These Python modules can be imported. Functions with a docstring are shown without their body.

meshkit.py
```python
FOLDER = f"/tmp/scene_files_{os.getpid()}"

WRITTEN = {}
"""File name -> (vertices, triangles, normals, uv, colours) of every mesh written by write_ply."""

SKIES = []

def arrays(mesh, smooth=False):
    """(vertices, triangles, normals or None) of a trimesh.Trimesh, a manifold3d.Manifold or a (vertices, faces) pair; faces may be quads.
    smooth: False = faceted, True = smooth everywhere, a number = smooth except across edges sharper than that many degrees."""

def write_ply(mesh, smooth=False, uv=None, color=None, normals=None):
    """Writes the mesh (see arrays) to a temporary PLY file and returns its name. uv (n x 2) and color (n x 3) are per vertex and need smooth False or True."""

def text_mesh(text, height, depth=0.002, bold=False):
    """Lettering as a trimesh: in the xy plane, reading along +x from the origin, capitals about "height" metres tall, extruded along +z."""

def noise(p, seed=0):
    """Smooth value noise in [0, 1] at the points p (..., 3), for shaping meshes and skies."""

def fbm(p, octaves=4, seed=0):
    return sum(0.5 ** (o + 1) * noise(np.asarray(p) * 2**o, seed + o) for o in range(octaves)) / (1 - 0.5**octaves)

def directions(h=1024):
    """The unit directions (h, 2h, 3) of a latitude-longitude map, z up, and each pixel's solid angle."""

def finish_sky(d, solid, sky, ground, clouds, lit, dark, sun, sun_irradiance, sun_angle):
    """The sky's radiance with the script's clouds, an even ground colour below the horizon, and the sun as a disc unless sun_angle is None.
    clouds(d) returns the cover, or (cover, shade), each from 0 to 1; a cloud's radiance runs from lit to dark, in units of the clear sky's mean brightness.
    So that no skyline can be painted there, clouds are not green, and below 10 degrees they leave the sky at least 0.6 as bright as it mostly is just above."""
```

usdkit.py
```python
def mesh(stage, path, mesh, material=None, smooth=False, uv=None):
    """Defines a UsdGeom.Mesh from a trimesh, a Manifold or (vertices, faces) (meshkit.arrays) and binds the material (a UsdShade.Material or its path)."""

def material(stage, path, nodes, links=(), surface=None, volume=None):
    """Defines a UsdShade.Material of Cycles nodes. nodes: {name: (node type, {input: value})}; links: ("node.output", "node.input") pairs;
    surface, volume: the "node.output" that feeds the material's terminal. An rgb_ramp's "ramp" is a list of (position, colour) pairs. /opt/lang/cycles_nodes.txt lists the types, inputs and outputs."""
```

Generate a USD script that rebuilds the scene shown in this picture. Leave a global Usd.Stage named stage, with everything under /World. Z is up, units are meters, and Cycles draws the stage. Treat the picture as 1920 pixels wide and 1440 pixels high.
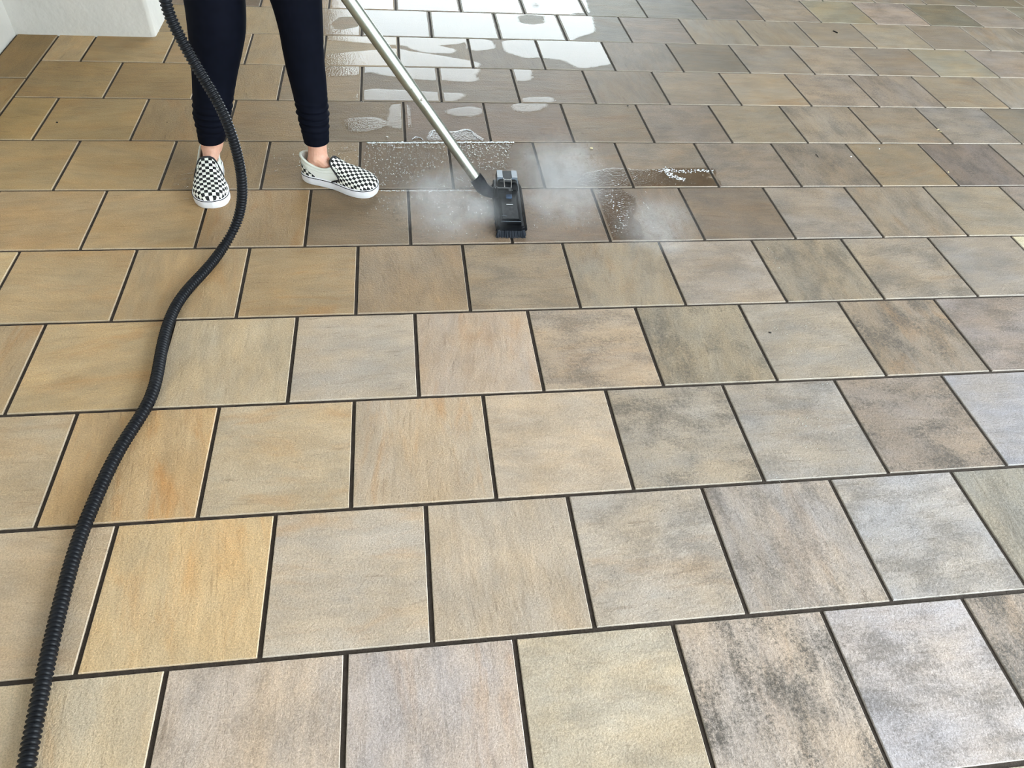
import math, random
import numpy as np, trimesh, manifold3d as m3
from shapely.geometry import Polygon, box as sbox, Point
from shapely.ops import unary_union
from shapely import affinity
import usdkit, meshkit
from pxr import Usd, UsdGeom, UsdLux, UsdShade, Gf, Sdf, Vt

stage = Usd.Stage.CreateInMemory()
UsdGeom.SetStageUpAxis(stage, UsdGeom.Tokens.z)
UsdGeom.SetStageMetersPerUnit(stage, 1.0)
UsdGeom.Xform.Define(stage, '/World')
UsdGeom.Scope.Define(stage, '/World/Looks')
S = 0.32                                   # tile pitch in metres

# ------------------------------------------------------------------ camera, sky, exposure
EXPOSURE = -0.85
SKY = 6.0
EYE = np.array([3.96109, -1.85339, 4.24145]) * S
RIGHT = np.array([0.98972135, -0.12398645, 0.07126723])
UP = np.array([0.04174482, 0.72710936, 0.6852513])
FWD = np.array([0.13678095, 0.6752328, -0.72481145])
cam = UsdGeom.Camera.Define(stage, '/World/camera')
cam.CreateHorizontalApertureAttr(36.0)
cam.CreateVerticalApertureAttr(27.0)
cam.CreateFocalLengthAttr(36.0 * 1358.58 / 1920)
cam.CreateClippingRangeAttr(Gf.Vec2f(0.02, 200))
cam.CreateExposureAttr(EXPOSURE)
mx = np.eye(4); mx[0, :3], mx[1, :3], mx[2, :3], mx[3, :3] = RIGHT, UP, -FWD, EYE
UsdGeom.Xformable(cam).AddTransformOp().Set(Gf.Matrix4d(*mx.ravel().tolist()))

sky = UsdLux.DomeLight.Define(stage, '/World/sky')
sky.CreateIntensityAttr(SKY)
sky.CreateColorAttr(Gf.Vec3f(0.83, 0.94, 1.0))

# ------------------------------------------------------------------ helpers
used = {}
def numbered(parent, name):
    k = (parent, name); n = used.get(k, 0); used[k] = n + 1
    return f'{parent}/{name}' + (f'_{n:03d}' if n else '')
def tag(p, label=None, cat=None, group=None, kind=None):
    p = p.GetPrim() if hasattr(p, 'GetPrim') else p
    for k, v in (('label', label), ('category', cat), ('group', group), ('kind', kind)):
        if v: p.SetCustomDataByKey(k, v)
    return p
def path(p): return str(p.GetPath()) if p is not None else '/World'
def thing(name, label, cat, loc=(0, 0, 0), rz=0, group=None, kind=None, parent=None):
    x = UsdGeom.Xform.Define(stage, numbered(path(parent), name))
    x.AddTranslateOp().Set(Gf.Vec3d(*map(float, loc)))
    if rz: x.AddRotateZOp().Set(float(rz))
    return tag(x, label, cat, group, kind)
def obj(name, mesh, m, parent=None, smooth=False, uv=None, label=None, cat=None, group=None, kind=None):
    q = usdkit.mesh(stage, numbered(path(parent), name), mesh, M[m], smooth=smooth, uv=uv)
    return tag(q, label, cat, group, kind)
def cat_(ms): return trimesh.util.concatenate([as_tm(x) for x in ms])
def as_tm(x):
    if isinstance(x, trimesh.Trimesh): return x
    if hasattr(x, 'to_mesh'):
        q = x.to_mesh(); return trimesh.Trimesh(q.vert_properties[:, :3], q.tri_verts, process=False)
    v, f = x; f = np.asarray(f)
    if f.shape[1] == 4: f = np.vstack([f[:, [0, 1, 2]], f[:, [0, 2, 3]]])
    return trimesh.Trimesh(np.asarray(v, float), f, process=False)
def bx(x0, x1, y0, y1, z0, z1):
    m = trimesh.creation.box([x1 - x0, y1 - y0, z1 - z0]); m.apply_translation([(x0 + x1) / 2, (y0 + y1) / 2, (z0 + z1) / 2]); return m
def rbox(sx, sy, sz, r, c=(0, 0, 0), seg=12):
    "box with rounded edges, centred at c"
    sp = m3.Manifold.sphere(r, seg)
    m = m3.Manifold.batch_hull([sp.translate([a * (sx / 2 - r), b * (sy / 2 - r), d * (sz / 2 - r)]) for a in (-1, 1) for b in (-1, 1) for d in (-1, 1)])
    return m.translate(list(c))
def frames(P):
    P = np.asarray(P, float); t = np.gradient(P, axis=0); t /= np.linalg.norm(t, axis=1, keepdims=True)
    a = np.zeros_like(P); r0 = np.array([0, 0, 1.0]) if abs(t[0, 2]) < .9 else np.array([1.0, 0, 0])
    x = np.cross(t[0], r0); x /= np.linalg.norm(x); a[0] = x
    for i in range(1, len(P)):
        x = x - t[i] * (x @ t[i]); x /= np.linalg.norm(x); a[i] = x
    return t, a, np.cross(t, a)
def tube(P, rad, sides=12, closed=False, caps=True):
    P = np.asarray(P, float); n = len(P); rad = np.broadcast_to(rad, (n,))
    if closed:
        t = np.roll(P, -1, 0) - np.roll(P, 1, 0); t /= np.linalg.norm(t, axis=1, keepdims=True)
        ref = np.array([0, 0, 1.0]); a = np.cross(t, ref); a /= np.linalg.norm(a, axis=1, keepdims=True) + 1e-9; b = np.cross(t, a)
    else: t, a, b = frames(P)
    th = np.arange(sides) * 2 * np.pi / sides
    v = P[:, None] + rad[:, None, None] * (np.cos(th)[None, :, None] * a[:, None] + np.sin(th)[None, :, None] * b[:, None])
    v = v.reshape(-1, 3); f = []
    for i in range(n if closed else n - 1):
        for j in range(sides):
            p, q = i * sides + j, i * sides + (j + 1) % sides
            r, s = ((i + 1) % n) * sides + (j + 1) % sides, ((i + 1) % n) * sides + j
            f += [[p, s, r], [p, r, q]]
    if caps and not closed:
        v = np.vstack([v, P[:1], P[-1:]]); c0, c1 = n * sides, n * sides + 1
        for j in range(sides):
            f += [[c0, j, (j + 1) % sides], [c1, (n - 1) * sides + (j + 1) % sides, (n - 1) * sides + j]]
    m = trimesh.Trimesh(v, f, process=False)
    if m.volume < 0: m.invert()
    return m
def spline(P, n):
    from scipy.interpolate import CubicSpline
    P = np.asarray(P, float); d = np.r_[0, np.cumsum(np.linalg.norm(np.diff(P, axis=0), axis=1) ** .5)]
    return CubicSpline(d, P)(np.linspace(0, d[-1], n))
def grid_mesh(V, wrap=False):
    "V: (n, m, 3) grid of points"
    n, m = V.shape[:2]; f = []
    for i in range(n - 1):
        for j in range(m if wrap else m - 1):
            a, b = i * m + j, i * m + (j + 1) % m; c, d = (i + 1) * m + (j + 1) % m, (i + 1) * m + j
            f += [[a, b, c], [a, c, d]]
    return trimesh.Trimesh(V.reshape(-1, 3), f, process=False)
def srgb(r, g, b):
    c = np.array([r, g, b]) / 255.0
    return tuple(np.where(c <= .04045, c / 12.92, ((c + .055) / 1.055) ** 2.4))
def px_floor(x, y, z=0.0):
    "where the photograph's ray through a pixel meets height z (tile plane fit)"
    d = RIGHT * (x - 960) / 1358.58 - UP * (y - 720) / 1358.58 + FWD
    return EYE + d * (z - EYE[2]) / d[2]

# ------------------------------------------------------------------ materials
M = {}
def mat(name, nodes, links=(), surface='p.BSDF', volume=None):
    M[name] = usdkit.material(stage, '/World/Looks/' + name, nodes, links, surface=surface, volume=volume)
def plain(name, col, rough=.5, **kw):
    mat(name, {'p': ('principled_bsdf', {'base_color': col, 'roughness': rough, **kw})})
def noisy(name, c1, c2, scale, rough=.5, bump=0, bscale=None, dist=.002, **kw):
    mat(name, {'g': ('geometry', {}), 'n': ('noise_texture', {'scale': scale, 'detail': 4.0, 'roughness': .6}), 'r': ('rgb_ramp', {'ramp': [(.3, c1), (.7, c2)]}),
               'n2': ('noise_texture', {'scale': bscale or scale * 4, 'detail': 5.0}), 'b': ('bump', {'strength': bump, 'distance': dist}),
               'p': ('principled_bsdf', {'roughness': rough, **kw})},
        [('g.position', 'n.vector'), ('g.position', 'n2.vector'), ('n.fac', 'r.fac'), ('r.color', 'p.base_color'), ('n2.fac', 'b.height'), ('b.normal', 'p.normal')])


def tile_material():
    n = {'tone': ('attribute', {'attribute': 'tone'}), 'gco': ('attribute', {'attribute': 'grain'}), 'gr': ('attribute', {'attribute': 'grime'}), 'sg': ('separate_color', {}),
         'geo': ('geometry', {}),
         # streaks of the stone print, long along the grain
         'ms': ('mapping', {'scale': (8, 34, 1)}), 'ns': ('noise_texture', {'scale': 1.0, 'detail': 6.0, 'roughness': .62, 'distortion': .6}), 'rs': ('map_range', {'from_min': .25, 'from_max': .75, 'to_min': .87, 'to_max': 1.11, 'clamp': True}),
         # cloudy tone inside a tile
         'nb': ('noise_texture', {'scale': 7.0, 'detail': 3.0}), 'rb': ('map_range', {'from_min': .3, 'from_max': .7, 'to_min': .90, 'to_max': 1.09, 'clamp': True}),
         # sandy speckle
         'nf': ('noise_texture', {'scale': 300.0, 'detail': 4.0, 'roughness': .75}), 'rf': ('map_range', {'from_min': .25, 'from_max': .75, 'to_min': .64, 'to_max': 1.33, 'clamp': True}),
         'm1': ('math', {'math_type': 'multiply'}), 'm2': ('math', {'math_type': 'multiply'}),
         'v': ('vector_math', {'math_type': 'scale'}),
         # warm and cool clouds, thin dark veins along the grain
         'nt': ('noise_texture', {'scale': 5.0, 'detail': 4.0, 'roughness': .6}), 'rt': ('map_range', {'from_min': .35, 'from_max': .65, 'to_min': 0, 'to_max': 1, 'clamp': True}), 'mt': ('mapping', {'location': (17.3, 4.1, 8.8), 'scale': (1, 1.7, 1)}),
         'ct': ('mix_color', {'a': (.955, .99, 1.06), 'b': (1.05, 1.0, .93)}), 'xt': ('mix_color', {'blend_type': 'multiply', 'fac': 1.0}),
         'mv': ('mapping', {'scale': (9, 100, 1), 'location': (2.2, 5.5, 3.3)}), 'nv': ('noise_texture', {'scale': 1.0, 'detail': 4.0, 'roughness': .6, 'distortion': .4}), 'rv': ('map_range', {'range_type': 'smoothstep', 'from_min': .60, 'from_max': .74, 'to_min': 0, 'to_max': .42}), 'xv': ('mix_color', {'blend_type': 'multiply', 'b': (.40, .35, .30)}),
         # ochre veins
         'mo': ('mapping', {'scale': (4, 13, 1), 'location': (3.1, 7.7, 2)}), 'no': ('noise_texture', {'scale': 1.0, 'detail': 5.0, 'roughness': .6, 'distortion': .8}), 'ro': ('map_range', {'range_type': 'smoothstep', 'from_min': .48, 'from_max': .72, 'to_min': 0, 'to_max': 1}),
         'ao': ('math', {'math_type': 'multiply'}), 'xo': ('mix_color', {'blend_type': 'multiply', 'b': (1.0, .74, .48)}),
         # grime: grey dirt in drifts, broken into grains
         'mg': ('mapping', {'scale': (9, 14, 1), 'location': (9.3, 1.7, 5)}), 'ng': ('noise_texture', {'scale': 1.0, 'detail': 5.0, 'roughness': .6, 'distortion': .2}),
         'rg': ('map_range', {'range_type': 'smoothstep', 'from_min': .36, 'from_max': .72, 'to_min': 0, 'to_max': .62}),
         'nk': ('noise_texture', {'scale': 120.0, 'detail': 5.0, 'roughness': .95}), 'ak': ('math', {'math_type': 'multiply_add', 'value2': 3.2, 'value3': .0}),
         'sk': ('math', {'math_type': 'add'}), 'rk': ('map_range', {'range_type': 'smoothstep', 'from_min': 1.50, 'from_max': 2.45, 'to_min': 0, 'to_max': 1.0}),
         'ag': ('math', {'math_type': 'multiply'}), 'xg': ('mix_color', {'blend_type': 'mix', 'b': (.085, .073, .062)}),
         # relief
         'h1': ('math', {'math_type': 'multiply_add', 'value2': .8}), 'bu': ('bump', {'strength': .62, 'distance': .0038}),
         'nh': ('noise_texture', {'scale': 150.0, 'detail': 4.0, 'roughness': .6}),
         'xe': ('mix_color', {'blend_type': 'mix', 'b': (.74, .70, .62)}), 'p': ('principled_bsdf', {'roughness': .58, 'specular_ior_level': .2})}  # xe: pale chamfer mix, worn rim plus a painted edge highlight
    l = [('gr.color', 'sg.color'), ('gco.vector', 'ms.vector'), ('ms.vector', 'ns.vector'), ('ns.fac', 'rs.value'), ('gco.vector', 'nb.vector'), ('nb.fac', 'rb.value'),
         ('geo.position', 'nf.vector'), ('nf.fac', 'rf.value'), ('rs.result', 'm1.value1'), ('rb.result', 'm1.value2'), ('m1.value', 'm2.value1'), ('rf.result', 'm2.value2'),
         ('tone.color', 'v.vector1'), ('m2.value', 'v.scale'),
         ('gco.vector', 'mo.vector'), ('mo.vector', 'no.vector'), ('no.fac', 'ro.value'), ('ro.result', 'ao.value1'), ('sg.g', 'ao.value2'), ('ao.value', 'xo.fac'), ('gco.vector', 'mt.vector'), ('mt.vector', 'nt.vector'), ('nt.fac', 'rt.value'), ('rt.result', 'ct.fac'), ('v.vector', 'xt.a'), ('ct.result', 'xt.b'), ('xt.result', 'xo.a'), ('gco.vector', 'mv.vector'), ('mv.vector', 'nv.vector'), ('nv.fac', 'rv.value'), ('rv.result', 'xv.fac'), ('xo.result', 'xv.a'),
         ('gco.vector', 'mg.vector'), ('mg.vector', 'ng.vector'), ('ng.fac', 'rg.value'), ('geo.position', 'nk.vector'), ('nk.fac', 'ak.value1'), ('rg.result', 'ak.value3'),
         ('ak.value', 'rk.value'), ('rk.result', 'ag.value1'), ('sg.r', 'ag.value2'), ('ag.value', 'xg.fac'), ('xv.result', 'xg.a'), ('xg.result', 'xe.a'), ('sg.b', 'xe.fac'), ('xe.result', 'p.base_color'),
         ('geo.position', 'nh.vector'), ('nh.fac', 'h1.value1'), ('ns.fac', 'h1.value3'), ('h1.value', 'bu.height'), ('bu.normal', 'p.normal')]
    del n['sk']
    mat('tile', n, l)
tile_material()
noisy('grout', (.030, .021, .0142), (.050, .036, .028), 60, .9, .5, 300)
noisy('stucco', (.57, .555, .515), (.64, .615, .57), 3, .92, .35, 34, .010)
plain('plaster', (.30, .29, .27), .9)
noisy('hose_rubber', (.006, .0066, .0085), (.010, .011, .014), 30, .42, specular_ior_level=.22)
noisy('leggings_knit', (.0016, .0024, .0062), (.0024, .0034, .0085), 40, .8, .25, 900, .0006, specular_ior_level=.08)
noisy('skin', (.56, .30, .21), (.66, .38, .28), 45, .5, .08, 300, .001, subsurface_weight=.1, subsurface_scale=.01)
plain('hair', (.05, .03, .018), .5)
noisy('shirt_jersey', (.30, .31, .33), (.34, .35, .37), 20, .85, .2, 500)
def checker(name, size):
    mat(name, {'uv': ('uvmap', {'attribute': 'st'}), 'c': ('checker_texture', {'scale': 1.0 / size, 'color1': (.80, .80, .74), 'color2': (.008, .008, .009)}),
               'g': ('geometry', {}), 'n': ('noise_texture', {'scale': 900.0, 'detail': 2.0}), 'b': ('bump', {'strength': .2, 'distance': .0006}), 'p': ('principled_bsdf', {'roughness': .85})},
        [('uv.UV', 'c.vector'), ('c.color', 'p.base_color'), ('g.position', 'n.vector'), ('n.fac', 'b.height'), ('b.normal', 'p.normal')])
checker('checkered_canvas', .0112)
noisy('shoe_rubber', (.78, .78, .82), (.70, .70, .72), 22, .5)
plain('shoe_canvas', (.74, .75, .70), .9)
plain('collar_padding', (.62, .64, .58), .85)
plain('shoe_binding', (.012, .011, .013), .7)
plain('shoe_stripe', (.012, .012, .02), .5)
mat('satin_aluminium', {'p': ('principled_bsdf', {'base_color': (.38, .405, .36), 'metallic': 1.0, 'roughness': .40})})
noisy('black_plastic', (.0035, .004, .0055), (.006, .007, .009), 60, .42, specular_ior_level=.10)
plain('matte_rubber', (.004, .005, .008), .6, specular_ior_level=.12)
plain('slate_plastic', (.10, .13, .17), .35)
plain('blue_plastic', (.03, .06, .12), .35)
mat('steel_wire', {'p': ('principled_bsdf', {'base_color': (.75, .75, .75), 'metallic': 1.0, 'roughness': .25})})
plain('bristle_nylon', (.008, .012, .020), .55, specular_ior_level=.2)
plain('matte_white', (.75, .75, .75), .5)
def water(name, tint, rough=.03, bump=.15, bscale=120, wet=False, gain=1.0):
    "clear film or drop: see-through, mirroring more at grazing angles (Schlick)"
    n = {'g': ('geometry', {}), 'n': ('noise_texture', {'scale': bscale, 'detail': 3.0}), 'b': ('bump', {'strength': bump, 'distance': .0015}),
         't': ('transparent_bsdf', {'color': tint}), 's': ('glossy_bsdf', {'color': (1, 1, 1), 'roughness': rough}), 'x': ('mix_closure', {}),
         'd': ('vector_math', {'math_type': 'dot_product'}), 'ab': ('math', {'math_type': 'absolute'}), 'om': ('math', {'math_type': 'subtract', 'value1': 1.0}), 'p5': ('math', {'math_type': 'power', 'value2': 5.0}),
         'f': ('math', {'math_type': 'multiply_add', 'value2': .98 * gain, 'value3': .02 * gain, 'use_clamp': True})}
    l = [('g.position', 'n.vector'), ('n.fac', 'b.height'), ('b.normal', 's.normal'), ('t.BSDF', 'x.closure1'), ('s.BSDF', 'x.closure2'),
         ('g.incoming', 'd.vector1'), ('g.normal', 'd.vector2'), ('d.value', 'ab.value1'), ('ab.value', 'om.value2'), ('om.value', 'p5.value1'), ('p5.value', 'f.value1')]
    if wet:
        n['w'] = ('attribute', {'attribute': 'wet'}); n['m'] = ('math', {'math_type': 'multiply'})
        n['tc'] = ('mix_color', {'a': (1, 1, 1), 'b': tint})
        l += [('f.value', 'm.value1'), ('w.fac', 'm.value2'), ('m.value', 'x.fac'), ('w.fac', 'tc.fac'), ('tc.result', 't.color')]
    else: l += [('f.value', 'x.fac')]
    mat(name, n, l, surface='x.closure')
water('water_film', (.90, .87, .83), .12, .5, 130, wet=True, gain=.55)
water('clear_water', (.97, .97, .96), .02, 0, gain=1.6)
water('dirty_water', (.68, .62, .55), .12, .5, 130, wet=True)
mat('foam', {'p': ('principled_bsdf', {'base_color': (.66, .69, .71), 'roughness': .22, 'specular_ior_level': .6})})
plain('dry_leaf', (.62, .52, .30), .7)
plain('dark_crumb', (.02, .016, .012), .8)
mat('steam_vapour', {'tc': ('texture_coordinate', {}), 'len': ('vector_math', {'math_type': 'length'}), 'fall': ('map_range', {'range_type': 'smoothstep', 'from_min': .05, 'from_max': .98, 'to_min': 1.0, 'to_max': 0.0}),
     'g': ('geometry', {}), 'mp': ('mapping', {'scale': (1, .7, 1)}), 'n': ('noise_texture', {'scale': 11.0, 'detail': 4.0, 'roughness': .55, 'distortion': .5}), 'r': ('map_range', {'range_type': 'smoothstep', 'from_min': .30, 'from_max': .75, 'to_min': .05, 'to_max': 1}),
     'm': ('math', {'math_type': 'multiply'}), 'd': ('math', {'math_type': 'multiply', 'value2': 7.5}), 'v': ('principled_volume', {'color': (1.0, 1.0, 1.0), 'anisotropy': -.5})},
    [('tc.object', 'len.vector1'), ('len.value', 'fall.value'), ('g.position', 'mp.vector'), ('mp.vector', 'n.vector'), ('n.fac', 'r.value'), ('fall.result', 'm.value1'), ('r.result', 'm.value2'), ('m.value', 'd.value1'), ('d.value', 'v.density')],
    surface=None, volume='v.volume')

# ------------------------------------------------------------------ the setting: left wall and pilaster, plus unseen walls and roof added to shape daylight
XL = -1.03 * S
YB, XR, YF, ZC = 6.6, 6.6, -2.6, 2.7
ROOF_X, WING_Y = 4.4, 1.2                                # added roof steps back here, letting sky light in right of the camera
obj('wall_left', bx(XL - .25, XL, YF - .2, YB + .2, -.02, ZC), 'stucco', kind='structure', label='rough white stucco wall at the left edge of the floor')
pil = rbox(1.75 * S + .04, 1.0 * S, ZC + .04, .016, ((XL - .04 + .72 * S) / 2, 9.29 * S, ZC / 2 - .008))
obj('wall_pilaster', pil, 'stucco', smooth=40, kind='structure', label='white stucco pilaster standing out from the left wall')
OX0, OX1, OZ = 2.3 * S, 12.5 * S, 2.62
obj('added_wall_back', cat_([bx(XL, OX0, YB, YB + .2, 0, ZC), bx(OX1, XR, YB, YB + .2, 0, ZC), bx(OX0, OX1, YB, YB + .2, OZ, ZC), bx(OX0, OX1, YB, YB + .2, 0, .1)]), 'plaster', kind='structure')  # unseen back wall, added with an opening sized for glare on wet tiles
obj('added_wall_right', cat_([bx(XR, XR + .2, WING_Y, YB + .2, 0, ZC), bx(ROOF_X + 1.6, XR, WING_Y - .2, WING_Y, 0, ZC)]), 'plaster', kind='structure')  # unseen wall added to hold back sky light from the right
obj("added_wall_front", bx(XL, 2.3, YF - .2, YF, 0, ZC), 'plaster', kind='structure')  # unseen wall added behind the camera to narrow the daylight
obj('added_ceiling', cat_([bx(XL - .25, XR + .2, WING_Y, YB + .2, ZC, ZC + .15), bx(XL - .25, ROOF_X, YF - .2, WING_Y, ZC, ZC + .15)]), 'plaster', kind='structure')  # unseen roof added to keep the floor dim against the bright openings

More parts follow.
